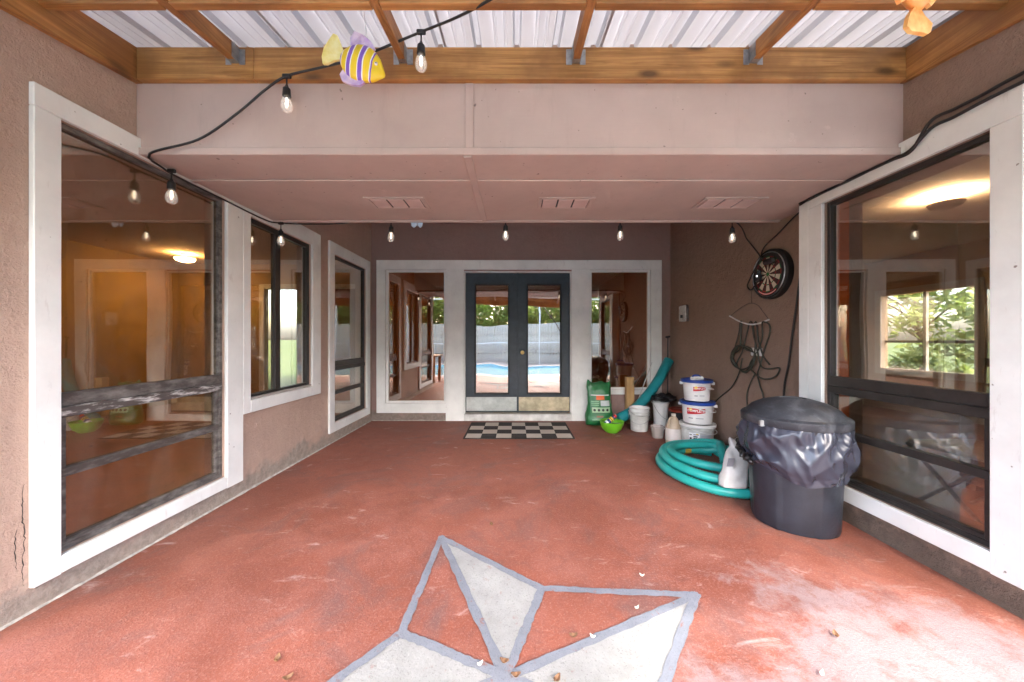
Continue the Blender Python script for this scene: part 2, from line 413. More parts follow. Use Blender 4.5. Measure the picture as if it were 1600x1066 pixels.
# painted compass star, part of the floor
SC = Vector((-.033, 1.205)); A0 = 115.3
def sp_(ang, r): return SC + Vector((math.cos(R(ang)), math.sin(R(ang)))) * r
tips = [sp_(A0 - 91 * k, .94) for k in range(4)]; inn = [sp_(A0 - 45.5 - 91 * k, .458) for k in range(4)]
def wavy(a, b, n=14, amp=.0028):
    d = (b - a); nn = Vector((-d.y, d.x)).normalized()
    return [a + d * (k / n) + nn * random.uniform(-amp, amp) for k in range(n)]
star = bpy.data.objects.new('painted_star', None); COL.objects.link(star); star.parent = patio; BASE[star.name] = Vector((0, 0, 0))
star['label'] = 'four pointed white star with grey-blue outlines painted on the red floor'
for k in range(4):
    tri = [SC, tips[k], inn[k]]
    pts = sum([wavy(tri[i], tri[(i + 1) % 3]) for i in range(3)], [])
    bm = nb(); bm.faces.new([bm.verts.new((p.x, p.y, .003)) for p in pts]); bmesh.ops.triangulate(bm, faces=bm.faces)
    part('star_panel', bm, M['star_white'], star)
zz = .005
for k in range(4):
    for (a, b) in ((SC, tips[k]), (tips[k], inn[k]), (inn[k], SC), (inn[k - 1], tips[k])):
        d = (b - a).normalized(); nn = Vector((-d.y, d.x)); wd = .0185
        a2, b2 = a - d * .016, b + d * .016
        n = 26; L, Rr = [], []
        for i in range(n + 1):
            p = a2 + (b2 - a2) * (i / n)
            L.append(p + nn * (wd + random.uniform(-.0040, .0034))); Rr.append(p - nn * (wd + random.uniform(-.0040, .0034)))
        bm = nb(); va = [bm.verts.new((p.x, p.y, zz)) for p in L]; vb = [bm.verts.new((p.x, p.y, zz)) for p in Rr]
        skin(bm, va, vb, False); part('star_outline', bm, M['star_grey'], star); zz += .00012

# ================================================================== WALLS WITH WINDOWS
def wall_mesh(u0, u1, z0, z1, holes, thick, f):
    """a slab with rectangular openings; f(u, z, depth) -> point; depth 0 = porch face"""
    us = sorted(set([u0, u1] + [h[i] for h in holes for i in (0, 1)])); zs = sorted(set([z0, z1] + [h[i] for h in holes for i in (2, 3)]))
    us = [u for u in us if u0 <= u <= u1]; zs = [z for z in zs if z0 <= z <= z1]
    def hole(i, j):
        u = (us[i] + us[i + 1]) / 2; z = (zs[j] + zs[j + 1]) / 2
        return any(h[0] < u < h[1] and h[2] < z < h[3] for h in holes)
    bm = nb(); cache = {}
    def V(i, j, d):
        k = (i, j, d)
        if k not in cache: cache[k] = bm.verts.new(f(us[i], zs[j], thick if d else 0))
        return cache[k]
    nu, nz_ = len(us) - 1, len(zs) - 1
    solid = lambda i, j: 0 <= i < nu and 0 <= j < nz_ and not hole(i, j)
    for i in range(nu):
        for j in range(nz_):
            if not solid(i, j): continue
            for d in (0, 1): bm.faces.new((V(i, j, d), V(i + 1, j, d), V(i + 1, j + 1, d), V(i, j + 1, d)))
            for (di, dj, a, b) in ((-1, 0, (i, j), (i, j + 1)), (1, 0, (i + 1, j), (i + 1, j + 1)), (0, -1, (i, j), (i + 1, j)), (0, 1, (i, j + 1), (i + 1, j + 1))):
                if not solid(i + di, j + dj): bm.faces.new((V(*a, 0), V(*b, 0), V(*b, 1), V(*a, 1)))
    return bm
fL = lambda u, z, d: (XL - d, u, z)
fR = lambda u, z, d: (XR + d, u, z)
fB = lambda u, z, d: (u, YB + d, z)
def wbox(f, u0, u1, z0, z1, d0, d1, bev=0.0):
    return bx(f(u0, z0, d0), f(u1, z1, d1), bev)
def board(win, f, u0, u1, z0, z1, d0=-.026, d1=-.001, name='trim_board', mat='trim', bev=.003):
    return part(name, wbox(f, u0, u1, z0, z1, d0, d1, bev), M[mat], win)
def sash_frame(win, f, u0, u1, z0, z1, t=.03, d0=.012, d1=.055, mat='bronze', name='sash'):
    bm = nb()
    for a in ((u0, u0 + t, z0, z1), (u1 - t, u1, z0, z1), (u0 + t, u1 - t, z0, z0 + t), (u0 + t, u1 - t, z1 - t, z1)):
        box(bm, f(a[0], a[2], d0), f(a[1], a[3], d1), .002)
    return part(name, bm, M[mat], win)
def pane(win, f, u0, u1, z0, z1, mat, d=.032):
    return part('pane', wbox(f, u0, u1, z0, z1, d, d + .005), M[mat], win)
def group_node(name, parent, label=None):
    o = bpy.data.objects.new(name, None); COL.objects.link(o); o.parent = parent; BASE[o.name] = BASE[parent.name]
    if label: o['label'] = label
    return o
def awning_window(wall, f, u0, u1, z0, z1, tr, gl, mats=('bronze', 'bronze', 'bronze'), label=None):
    """big fixed pane over two hopper panes; tr = list of trim boards (u0,u1,z0,z1)"""
    win = group_node('window', wall, label)
    for a in tr: board(win, f, *a)
    t = .026
    sash_frame(win, f, u0, u1, z0, z1, t, mat=mats[0])
    ua, ub = u0 + t, u1 - t
    part('meeting_rail', wbox(f, ua, ub, .862, .925, .006, .055, .003), M[mats[0]], win)
    part('sash_rail', wbox(f, ua - .01, ub + .01, .812, .861, -.004, .05, .004), M[mats[1]], win)
    part('glazing_bar', wbox(f, ua, ub, .535, .578, .008, .05, .003), M[mats[2]], win)
    for uu in (ua, ub - .022): part('hopper_stile', wbox(f, uu, uu + .022, z0 + t, .535, .016, .05, .002), M[mats[2]], win)
    for uu in (ua, ub - .022): part('hopper_stile', wbox(f, uu, uu + .022, .578, .812, .016, .05, .002), M[mats[2]], win)
    part('bottom_rail', wbox(f, ua + .022, ub - .022, z0 + t, z0 + t + .022, .016, .05, .002), M[mats[2]], win)
    pane(win, f, ua, ub, .925, z1 - t, gl)
    pane(win, f, ua + .022, ub - .022, .578, .812, gl)
    pane(win, f, ua + .022, ub - .022, z0 + t + .022, .535, gl)
    return win
# ---- left wall
WT = .14
wl = thing('stucco_wall', 'tan stucco wall with three white trimmed windows, left of the star', 'wall', (XL, 3.1, 0))
LW = [(1.577, 2.485, .195, 2.171), (2.706, 3.534, .70, 2.133), (3.965, 4.83, .225, 2.146)]
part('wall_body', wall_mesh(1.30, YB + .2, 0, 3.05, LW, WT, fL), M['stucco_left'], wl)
a, b, c, d = LW[0]
awning_window(wl, fL, a, b, c, d, [(1.485, a, .11, d), (1.485, 2.63, d + .001, 2.272), (b, 2.63, .11, d), (a, b, .115, c)], 'glass_bronze',
              ('worn_bronze', 'flaked', 'worn_bronze'), 'large window with weathered sash and peeling middle rail')
a, b, c, d = LW[1]
win = group_node('window', wl, 'two pane sliding window with black frame')
for q in ((2.632, a, .605, 2.272), (a, b, d, 2.272), (b, 3.68, .605, 2.272), (a, b, .605, c)): board(win, fL, *q)
sash_frame(win, fL, a, b, c, d, .04, .012, .06)
part('mullion', wbox(fL, 3.03, 3.10, c + .04, d - .04, .01, .05, .003), M['bronze'], win)
part('sill_track', wbox(fL, a, b, c - .0, c + .02, -.012, .011, .003), M['concrete'], win)
pane(win, fL, a + .04, 3.03, c + .04, d - .04, 'glass_bronze'); pane(win, fL, 3.10, b - .04, c + .04, d - .04, 'glass_clear')
a, b, c, d = LW[2]
awning_window(wl, fL, a, b, c, d, [(3.86, a, .125, 2.272), (a, b, d, 2.272), (b, 4.935, .125, 2.272), (a, b, .125, c)], 'glass_clear',
              label='tall window next to the back corner')
def jagged(f, pts, wmax, name, mat, wall, d=-.0012, seed=1):
    rnd_ = random.Random(seed); bm = nb(); L_, R_ = [], []
    P = cat_rom([Vector((u, z, 0)) for u, z in pts], .012)
    for i, p in enumerate(P):
        w_ = wmax * (.25 + .75 * rnd_.random()) * min(1, 4 * min(i + .3, len(P) - i) / len(P) + .15); o_ = rnd_.uniform(-.003, .003)
        L_.append(bm.verts.new(f(p.x + o_ - w_ / 2, p.y, d))); R_.append(bm.verts.new(f(p.x + o_ + w_ / 2, p.y, d)))
    skin(bm, L_, R_, False); part(name, bm, mat, wall)
mck = plain('crack_shadow', (.05, .04, .035), .95, .2)
jagged(fL, [(1.470, .13), (1.468, .22), (1.474, .33), (1.466, .45), (1.472, .56)], .005, 'crack', mck, wl, seed=2)
jagged(fL, [(1.452, .20), (1.446, .30), (1.450, .38)], .004, 'crack', mck, wl, seed=3)
def joint(f, u0, u1, mat, wall, seed):
    rnd_ = random.Random(seed); bm = nb(); rows = []
    n = int((u1 - u0) / .02)
    for i in range(n + 1):
        u = u0 + (u1 - u0) * i / n; q = .006 + .010 * abs(mnoise.noise(Vector((u * 7, seed, 0)))) + rnd_.uniform(0, .003)
        rows.append([bm.verts.new(f(u, .001, -q)), bm.verts.new(f(u, q * .8, -q * .35)), bm.verts.new(f(u, q * 1.2, .0005))])
    for a_, b_ in zip(rows, rows[1:]): skin(bm, a_, b_, False)
    part('mortar_joint', bm, mat, wall)
mjt = plain('mortar', (.50, .46, .40), .95, .3, 20, 60, .5)
joint(fL, 1.30, YB - .02, mjt, wl, 1)
# ---- right wall (window bay stands a hand proud of the dartboard wall)
wr = thing('stucco_wall', 'brown stucco wall with dartboard and big window behind the rubbish bin', 'wall', (XRB, 3.2, 0))
RWN = (1.545, 2.39, .232, 2.105)
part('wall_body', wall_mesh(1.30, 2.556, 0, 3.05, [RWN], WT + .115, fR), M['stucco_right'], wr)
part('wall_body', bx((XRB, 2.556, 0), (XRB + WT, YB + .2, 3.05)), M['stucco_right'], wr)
a, b, c, d = RWN
rwin = win = awning_window(wr, fR, a, b, c, d, [(1.44, a, .135, d), (1.44, 2.50, d + .001, 2.245), (b + .002, 2.50, .14, d), (a, b, .14, c)], 'glass_clear')
part('corner_post', bx((XR - .024, 2.502, .14), (XRB - .001, 2.585, 2.245), .003), M['trim'], win)
# ---- back wall
wb = thing('stucco_wall', 'mauve back wall with double doors and two sidelights', 'wall', (0, YB, 0))
BW = [(-1.864, -.997, .256, 2.176), (-.738, .812, 0.0, 2.158), (1.071, 1.947, .45, 2.176)]
part('wall_body', wall_mesh(XL + .001, XRB - .001, 0, 3.05, BW, WT, fB), M['stucco_back'], wb)
for (a, b, c, d), tr in ((BW[0], [(-1.993, -1.864, .118, 2.176), (-1.864, -.997, .118, .256), (-.997, -.738, .003, 2.176)]),
                         (BW[2], [(1.947, 2.104, .385, 2.176), (1.071, 1.947, .385, .45), (.812, 1.071, .003, 2.176)])):
    win = group_node('window', wb, 'fixed sidelight beside the double doors')
    for q in tr: board(win, fB, *q)
    sash_frame(win, fB, a, b, c, d, .032, .004, .05, 'trim', 'inner_frame')
    pane(win, fB, a + .032, b - .032, c + .032, d - .032, 'glass_brown')
board(wb, fB, -1.993, 2.104, 2.177, 2.314)
part('door_frame', wbox(fB, -.738, -.722, .10, 2.158, .002, .13), M['trim'], wb)
part('door_frame', wbox(fB, .796, .812, .10, 2.158, .002, .13), M['trim'], wb)
part('door_frame', wbox(fB, -.722, .796, 2.142, 2.158, .002, .13), M['trim'], wb)
part('threshold', wbox(fB, -.737, .811, .002, .098, -.02, .13, .004), M['white_dirty'], wb)
for (u0, u1, kp, kn) in ((-.72, .034, 'kick_pale', None), (.040, .794, 'kick_brass', .105)):
    if kp == 'kick_pale': mk = plain('kick_pale', (.50, .53, .50), .45, .18, 10, 14, .25, metal=.35)
    else: mk = plain('kick_brass', (.52, .46, .31), .40, .28, 9, 10, .4, metal=.55)
    dr = group_node('door', wb)
    g0, g1, gz0, gz1 = u0 + .125, u1 - .118, .375, 1.985
    bm = nb()
    for q in ((u0, g0, .112, 2.14), (g1, u1, .112, 2.14), (g0, g1, .112, gz0), (g0, g1, gz1, 2.14)):
        box(bm, fB(q[0], q[2], .05), fB(q[1], q[3], .094))
    bmesh.ops.remove_doubles(bm, verts=bm.verts, dist=.0005)
    part('door_leaf', bm, M['slate'], dr)
    bm = nb()
    for q in ((g0, g0 + .022, gz0, gz1), (g1 - .022, g1, gz0, gz1), (g0 + .022, g1 - .022, gz0, gz0 + .022), (g0 + .022, g1 - .022, gz1 - .022, gz1)):
        box(bm, fB(q[0], q[2], .036), fB(q[1], q[3], .0496), .004)
    part('glass_bead', bm, M['black_rubber'], dr)
    pane(dr, fB, g0 + .0005, g1 - .0005, gz0 + .0005, gz1 - .0005, 'glass_door', .066)
    part('kick_plate', wbox(fB, u0 + .008, u1 - .006, .135, .336, .044, .0497, .001), mk, dr)
    if kn:
        bm = nb(); lathe(bm, [(.028, 0), (.028, .006), (.012, .010), (.011, .03), (.024, .036), (.029, .05), (.024, .064), (.0, .068)], n=20)
        for v in bm.verts: v.co = Vector((kn + v.co.x, YB + .05 - v.co.z, .985 + v.co.y))
        part('knob', bm, plain('brass', (.46, .33, .13), .3, .2, metal=.9), dr, smooth=True)
        bm = nb(); lathe(bm, [(.022, 0), (.022, .012), (.0, .014)], n=16)
        for v in bm.verts: v.co = Vector((kn + v.co.x, YB + .05 - v.co.z, 1.12 + v.co.y))
        part('lock', bm, M['slate'], dr, smooth=True)
joint(fB, XL + .02, -1.0, mjt, wb, 3)
part('astragal', wbox(fB, .022, .052, .112, 2.14, .037, .0497, .002), M['slate'], wb)

# ================================================================== SOFFIT BOX
SZ, YS = 2.19, 2.96
sf = thing('soffit', 'mauve painted soffit with fascia and three vents across the porch', 'soffit', (0, 2.4, SZ))
part('fascia_panel', bx((XL + .002, YF, SZ + .001), (-.272, YF + .02, 2.80)), M['fascia'], sf)
part('fascia_panel', bx((-.2695, YF, SZ + .001), (XRB - .002, YF + .02, 2.80)), M['fascia'], sf)
part('batten', bx((-.274, YF - .009, SZ + .028), (-.228, YF - .0005, 2.5695), .002), M['fascia'], sf)
part('fascia_lip', bx((XL + .003, YF - .012, SZ - .012), (XRB - .003, YF - .0005, SZ + .0275), .002), M['fascia'], sf)
part('soffit_panel', bx((XL + .003, YF, SZ - .012), (-.262, YS, SZ)), M['soffit'], sf)
part('soffit_panel', bx((-.2605, YF, SZ - .012), (XRB - .003, YS, SZ)), M['soffit'], sf)
part('batten', bx((-.283, YF + .002, SZ - .021), (-.238, YS - .022, SZ - .0125), .002), M['soffit'], sf)
part('batten', bx((XL + .03, 2.195, SZ - .020), (-.284, 2.235, SZ - .0125), .002), M['soffit'], sf)
part('batten', bx((-.237, 2.195, SZ - .020), (XR - .03, 2.235, SZ - .0125), .002), M['soffit'], sf)
part('edge_strip', bx((XL + .03, YS - .02, SZ - .024), (XRB - .003, YS + .012, SZ - .0125), .002), M['soffit'], sf)
part('back_panel', bx((XL + .003, YS - .02, SZ + .001), (XRB - .003, YS, 3.0)), M['trim'], sf)  # unseen, like the recess ceiling; white chosen to bounce light onto the back wall
part('recess_ceiling', bx((XL + .003, YS - .02, 3.001), (XRB - .003, YB + .1, 3.04)), M['trim'], sf)
for x0, x1 in ((-1.075, -.648), (.165, .566), (1.344, 1.79)):
    v = group_node('vent', sf); y0, y1, z = 2.46, 2.68, SZ - .0125
    bm = nb()
    for q in ((x0, x0 + .03, y0, y1), (x1 - .03, x1, y0, y1), (x0 + .03, x1 - .03, y0, y0 + .03), (x0 + .03, x1 - .03, y1 - .03, y1)):
        box(bm, (q[0], q[2], z - .008), (q[1], q[3], z), .002)
    part('vent_frame', bm, M['soffit'], v)
    part('vent_gap_shade', bx((x0 + .0305, y0 + .0305, z - .0012), (x1 - .0305, y1 - .0305, z - .0002)), M['black_rubber'], v)  # added dark plate, stands in for shade in the gaps between panels
    wv = (x1 - x0 - .06) / 3
    for k in range(3):
        xa = x0 + .03 + wv * k
        part('vent_panel', bx((xa + .006, y0 + .034, z - .008), (xa + wv - .006, y1 - .034, z - .0015), .002), M['vent'], v)

# ================================================================== PORCH ROOF
SLP = .135
def zr(y): return 2.744 - SLP * (YF - .038 - y)          # underside of the metal
rf = thing('porch_roof', 'porch roof of white ribbed metal sheets on stained pine rafters', 'roof', (0, .6, 2.3))
part('header_beam', bx((XL + .041, YF - .038, 2.570), (-1.405, YF - .0005, 2.742), .003), M['wood_x'], rf)
part('header_beam', bx((-1.4035, YF - .038, 2.570), (XRB - .14, YF - .0005, 2.742), .003), M['wood_x'], rf)
def slope_bar(x0, x1, y0, y1, top, h, bev=.003):
    """bar running down the roof slope; top = distance of its top below the metal"""
    bm = nb(); box(bm, (x0, y0, -h), (x1, y1, 0), bev)
    for v in bm.verts: v.co.z += zr(v.co.y) - top
    return bm
YE = -.60
part('side_beam', slope_bar(XL + .001, XL + .039, YE, YF - .0005, .0, .18), M['wood_y'], rf)
part('side_beam', slope_bar(XRB - .138, XRB - .101, YE, YF - .0005, .0, .18), M['wood_y'], rf)
rx = [-1.50, -.60, .325, 1.275]
for x in rx: part('rafter', slope_bar(x - .019, x + .019, YE + .04, YF - .0395, .002, .086), M['wood_y'], rf)
spans = list(zip([XL + .040] + [x + .020 for x in rx], [x - .020 for x in rx] + [XRB - .139]))
for yb in (1.485, .55, -.35):
    for (x0, x1) in spans:
        z = zr(yb) - .003
        part('blocking', bx((x0, yb, z - .084), (x1, yb + .038, z - .004), .003), M['wood_x'], rf)
for x in rx:                                              # galvanised joist hangers
    z = zr(YF - .04) - .088; y1 = YF - .0395
    bm = nb()
    box(bm, (x - .021, y1 - .05, z - .004), (x + .021, y1, z - .001)); 
    for s in (-1, 1):
        box(bm, (x + s * .0195, y1 - .05, z - .001), (x + s * .0215, y1, z + .075))
        box(bm, (x + s * .0215, y1 - .002, z - .012), (x + s * .052, y1, z + .07))
    part('joist_hanger', bm, M['galv'], rf)
xs0, xs1, npan = XL + .02, XRB - .11, 5
pw = (xs1 - xs0) / npan
for k in range(npan):
    xa = xs0 + pw * k; prof = []
    nr = 4; rw = pw / nr
    for r in range(nr):
        x = xa + r * rw
        prof += [(x, 0), (x + rw * .30, 0), (x + rw * .32, .004), (x + rw * .36, .004), (x + rw * .38, 0), (x + rw * .54, 0), (x + rw * .56, .004), (x + rw * .60, .004), (x + rw * .62, 0),
                 (x + rw * .76, 0), (x + rw * .81, .034), (x + rw * .92, .034), (x + rw * .97, 0)]
    prof.append((xa + pw + .012, 0))
    bm = nb(); rows = []
    for y in (YE - .06, .6, YF + .03):
        rows.append([bm.verts.new((x, y, zr(y) + z + .0015 + .003 * (k % 2))) for x, z in prof])
    for a, b in zip(rows, rows[1:]): skin(bm, a, b, False)
    g = bmesh.ops.solidify(bm, geom=list(bm.faces), thickness=-.0012)
    part('metal_sheet', bm, M['roof_metal'], rf)
part('front_beam', bx((XL - .03, YE - .038, zr(YE) - .19), (XRB - .07, YE - .0005, zr(YE) - .006), .003), M['wood_x'], rf)
for x in (XL + .001, XRB - .20): part('roof_post', bx((x, YE - .13, 0), (x + .09, YE - .039, zr(YE) - .007), .004), M['wood_grey'], rf)

# ================================================================== THE HOUSE AROUND AND ITS ROOMS
hs = thing('house', 'tan house wings and flat roof around the porch', 'house', (0, 6, 0))
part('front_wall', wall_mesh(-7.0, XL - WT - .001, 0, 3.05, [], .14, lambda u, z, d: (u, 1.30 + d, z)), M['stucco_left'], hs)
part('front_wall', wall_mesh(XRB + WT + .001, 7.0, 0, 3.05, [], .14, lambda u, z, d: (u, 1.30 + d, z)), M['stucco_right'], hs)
part('flat_roof', bx((-7.3, YF + .02, 3.052), (7.3, 10.2, 3.25)), M['concrete'], hs)
part('flat_roof', bx((-7.3, 1.0, 3.052), (XL, YF + .018, 3.25)), M['concrete'], hs)
part('flat_roof', bx((XRB, 1.0, 3.052), (7.3, YF + .018, 3.25)), M['concrete'], hs)
def room(name, x0, x1, y0, y1, zc, walls, wm, fm, cm, label, windows=()):
    rm = thing(name, None, None, ((x0 + x1) / 2, (y0 + y1) / 2, 0)); tag(rm, label, kind='structure')
    part('room_floor', bx((x0, y0, .001), (x1, y1, .02)), fm, rm)
    part('ceiling', bx((x0, y0, zc), (x1, y1, zc + .03)), cm, rm)
    f = {'W': lambda u, z, d: (x0 - d, u, z), 'E': lambda u, z, d: (x1 + d, u, z), 'N': lambda u, z, d: (u, y1 + d, z), 'S': lambda u, z, d: (u, y0 - d, z)}
    for k in walls:
        a, b = (y0, y1) if k in 'WE' else (x0, x1)
        part('room_wall', wall_mesh(a, b, .0, 3.05, [h[1] for h in windows if h[0] == k], .1, f[k]), wm, rm)
    return rm, f
m_och = plain('ochre_wall', (.46, .31, .13), .8, .1, 2)
m_brown = plain('brown_panel', (.13, .055, .028), .6, .2, 5)
m_ceil = plain('room_ceiling', (.62, .52, .42), .9, .05)
m_tile = plain('room_tile', (.34, .17, .10), .4, .15, 4)
m_oran = plain('orange_wall', (.24, .095, .045), .75, .1)
m_beig = plain('beige_wall', (.62, .49, .37), .8, .08)
rl, fl = room('interior_room', -6.2, XL - WT - .004, 1.45, 6.4, 2.55, 'WN', m_och, m_tile, m_ceil, 'ochre living room behind the left windows', [('N', (-4.6, -3.7, .02, 2.1))])
rb, fb = room('interior_room', -2.15, XRB, YB + WT + .004, 9.4, 2.60, 'WN', m_oran, m_tile, m_ceil, 'orange room behind the double doors')
rr, fr_ = room('interior_room', XRB + WT + .004, 6.2, 1.45, 6.2, 2.50, 'EN', m_beig, m_tile, m_ceil, 'beige room behind the big right window', [('E', (4.7, 5.9, .70, 1.90))])
part('room_wall', bx((XRB + .001, YB + .2, 0), (XRB + WT, 9.4, 3.05)), m_oran, rb)
# doors and casings seen inside the left room
def casing(rm, f, u0, u1, z1, leaf):
    n = group_node('inner_door', rm)
    for q in ((u0 - .09, u0, .02, z1), (u1, u1 + .09, .02, z1), (u0 - .09, u1 + .09, z1, z1 + .09)): part('casing', wbox(f, *q, -.02, -.001, .003), M['trim'], n)
    if leaf:
        part('door_leaf', wbox(f, u0, u1, .025, z1, -.03, -.002, .002), leaf, n)
        for zz_ in ((.25, .95), (1.15, z1 - .2)): part('door_panel', wbox(f, u0 + .14, u1 - .14, *zz_, -.045, -.031, .006), leaf, n)
casing(rl, fl['W'], 2.0, 2.85, 2.1, m_brown); casing(rl, fl['W'], 3.7, 4.55, 2.1, m_brown); casing(rl, fl['N'], -4.6, -3.7, 2.1, None); casing(rl, fl['N'], -3.35, -2.6, 2.1, m_brown)
casing(rr, fr_['N'], 2.9, 3.7, 2.05, m_brown)
# window in the far wall of the right room, looking on green
wn = group_node('window', rr)
for q in ((4.6, 4.7, .6, 2.0), (5.9, 6.0, .6, 2.0), (4.7, 5.9, 1.9, 2.0), (4.7, 5.9, .6, .70)): part('casing', wbox(fr_['E'], *q, -.02, -.001, .003), M['trim'], wn)
part('mullion', wbox(fr_['E'], 5.28, 5.32, .70, 1.90, .02, .06), M['trim'], wn); part('glazing_bar', wbox(fr_['E'], 4.7, 5.9, 1.12, 1.16, .061, .08), M['bronze'], wn)
# lit ceiling lights
def ceiling_light(loc, r, col, es, label, uplight=False):
    """flush bowl on the ceiling; an uplight bowl is opaque and glows on its upper side only"""
    t = thing('ceiling_light', label, 'lamp', loc)
    bm = nb(); lathe(bm, [(r * .5, -.001), (r * .5, -.02), (r * .3, -.025)], n=24, closed_bot=True, closed_top=True); part('lamp_base', bm, M['galv'], t, smooth=True, local=True)
    glow = emit('lamp_glow_%d' % int(es * 10), col, es)
    bm = nb(); lathe(bm, [(r * .98, -.075), (r, -.08), (r * .85, -.11), (r * .45, -.13), (.001, -.135)], n=28)
    part('lamp_shade', bm, plain('lamp_bowl', (.50, .42, .33), .6) if uplight else glow, t, smooth=True, local=True)
    if uplight:
        bm = nb(); lathe(bm, [(r * .9, -.082), (r * .5, -.075), (.001, -.072)], n=28); part('lamp_disc', bm, glow, t, local=True)
    part('stem', tube(nb(), [(0, 0, -.025), (0, 0, -.10)], .008, 8), M['galv'], t, local=True)
    return t
ceiling_light((-.35, 7.0, 2.60), .13, (1.0, .60, .20), 9, 'amber lit ceiling light seen through the left door')
ceiling_light((3.95, 3.20, 2.50), .12, (1.0, .76, .50), 30, 'lit oval ceiling bowl light behind the big right window', True)
ceiling_light((-5.3, 5.6, 2.55), .13, (1.0, .70, .36), 8, 'warm lit ceiling light behind the weathered left window')
part('jamb_liner', bx((XR + .062, 2.352, .235), (XR + .13, 2.389, 2.10), .003), plain('orange_paint', (.66, .13, .02), .7, .12), rwin, label='orange painted inner jamb')
# folding chair and armchair inside the right room
ch = thing('folding_chair', 'metal folding chair behind the lower right window panes', 'chair', (2.95, 2.15, .02))
for (x, y0, y1) in ((2.72, 1.98, 2.42), (3.14, 1.98, 2.42)):
    part('leg', tube(nb(), [(x, y0, .035), (x, y1, .46)], .012, 8), M['galv'], ch, smooth=True)
    part('leg', tube(nb(), [(x + .03, y1, .035), (x + .03, y0, .47), (x + .03, y0 - .04, .90)], .012, 8), M['galv'], ch, smooth=True)
part('seat', bx((2.72, 2.02, .455), (3.17, 2.42, .485), .01), M['white_dirty'], ch)
part('backrest', bx((2.74, 1.94, .66), (3.18, 1.965, .88), .008), M['white_dirty'], ch)
ac = thing('armchair', 'beige upholstered armchair inside the right room', 'armchair', (3.9, 2.15, .02))
mup = plain('beige_upholstery', (.46, .33, .25), .9, .12, 6, 60, .2)
part('seat', bx((3.45, 1.75, .15), (4.35, 2.55, .48), .05), mup, ac); part('backrest', bx((4.36, 1.75, .15), (4.6, 2.55, 1.02), .06), mup, ac)
for y in (1.55, 2.551): part('arm', bx((3.45, y, .06), (4.6, y + .199, .70), .05), mup, ac)
for x in (3.5, 4.5):
    for y in (1.6, 2.65): part('foot', bx((x, y, .02), (x + .06, y + .06, .149)), m_brown, ac)

# ================================================================== YARD BEHIND THE CAMERA (seen in the panes)
fc = thing('yard_fence', 'pale grey board fence beyond the pool', 'fence', (0, DY0 + .3, 0))
mfence = wood('fence_wood', 2, (.46, .44, .37), (.62, .60, .52), (.42, .40, .35))
bm0 = bx((0, 0, 0), (.145, .02, 2.0), .004)
me0 = finish(bm0, 'board', mfence)
for k in range(120):
    o = bpy.data.objects.new('board', me0); COL.objects.link(o); o.parent = fc; o.location = (-9 + k * .15, .0, random.uniform(-.01, .01)); o.rotation_euler = (0, random.uniform(-.004, .004), 0)
for z in (.45, 1.45): part('rail', bx((-9, DY0 + .325, z), (9, DY0 + .365, z + .09)), mfence, fc)
sg = thing('screen_enclosure', 'white aluminium pool enclosure frame beyond the pool', 'screen frame', (0, -7.4, 0))
mal = plain('white_aluminium', (.72, .72, .70), .4, .08)
for x in (-6.0, -2.4, 1.2, 4.8): part('post', bx((x - .035, -7.45, 0), (x + .035, -7.38, 3.2), .004), mal, sg)
part('rail', bx((-9, -7.45, 3.201), (9, -7.38, 3.27)), mal, sg)
for a, b in ((-6.0, -2.4), (-2.4, 1.2), (1.2, 4.8)): part('rail', bx((a + .036, -7.44, .95), (b - .036, -7.39, 1.0)), mal, sg)
part('brace', tube(nb(), [(1.25, -7.41, 3.18), (2.6, -7.41, 1.02)], .02, 6), M['bronze'], sg)
tb = thing('wooden_table', 'wooden patio table standing by the left wing, reflected in the sidelight', 'table', (-2.55, .35, 0))
part('tabletop', bx((-2.95, -.1, .70), (-2.12, .8, .74), .004), M['wood_y'], tb)
for x in (-2.9, -2.24):
    for y in (-.05, .68): part('leg', bx((x, y, 0), (x + .07, y + .07, .699), .003), M['wood_y'], tb)

def leaf_mat(name, c):
    m, t, b = base_mat(name)
    oi = N(t, 'ShaderNodeObjectInfo'); v = coord(t)
    col = mixc(t, ramp(t, nz(t, v, 1.1, 3, .6), [(.3, 0), (.7, 1)]), tuple(x * .55 for x in c), tuple(min(1, x * 1.5) for x in c))
    t.links.new(col, b.inputs['Base Color']); b.inputs['Roughness'].default_value = .55
    tl = N(t, 'ShaderNodeBsdfTranslucent'); t.links.new(col, tl.inputs[0]); mx = N(t, 'ShaderNodeMixShader'); mx.inputs[0].default_value = .4
    out = t.nodes['Material Output']; t.links.new(b.outputs[0], mx.inputs[1]); t.links.new(tl.outputs[0], mx.inputs[2]); t.links.new(mx.outputs[0], out.inputs[0])
    return m
M['leaf'] = leaf_mat('leaf', (.14, .23, .05)); M['leaf2'] = leaf_mat('leaf2', (.20, .28, .07)); M['bark'] = plain('bark', (.12, .085, .06), .9, .3, 8, 20, .6)
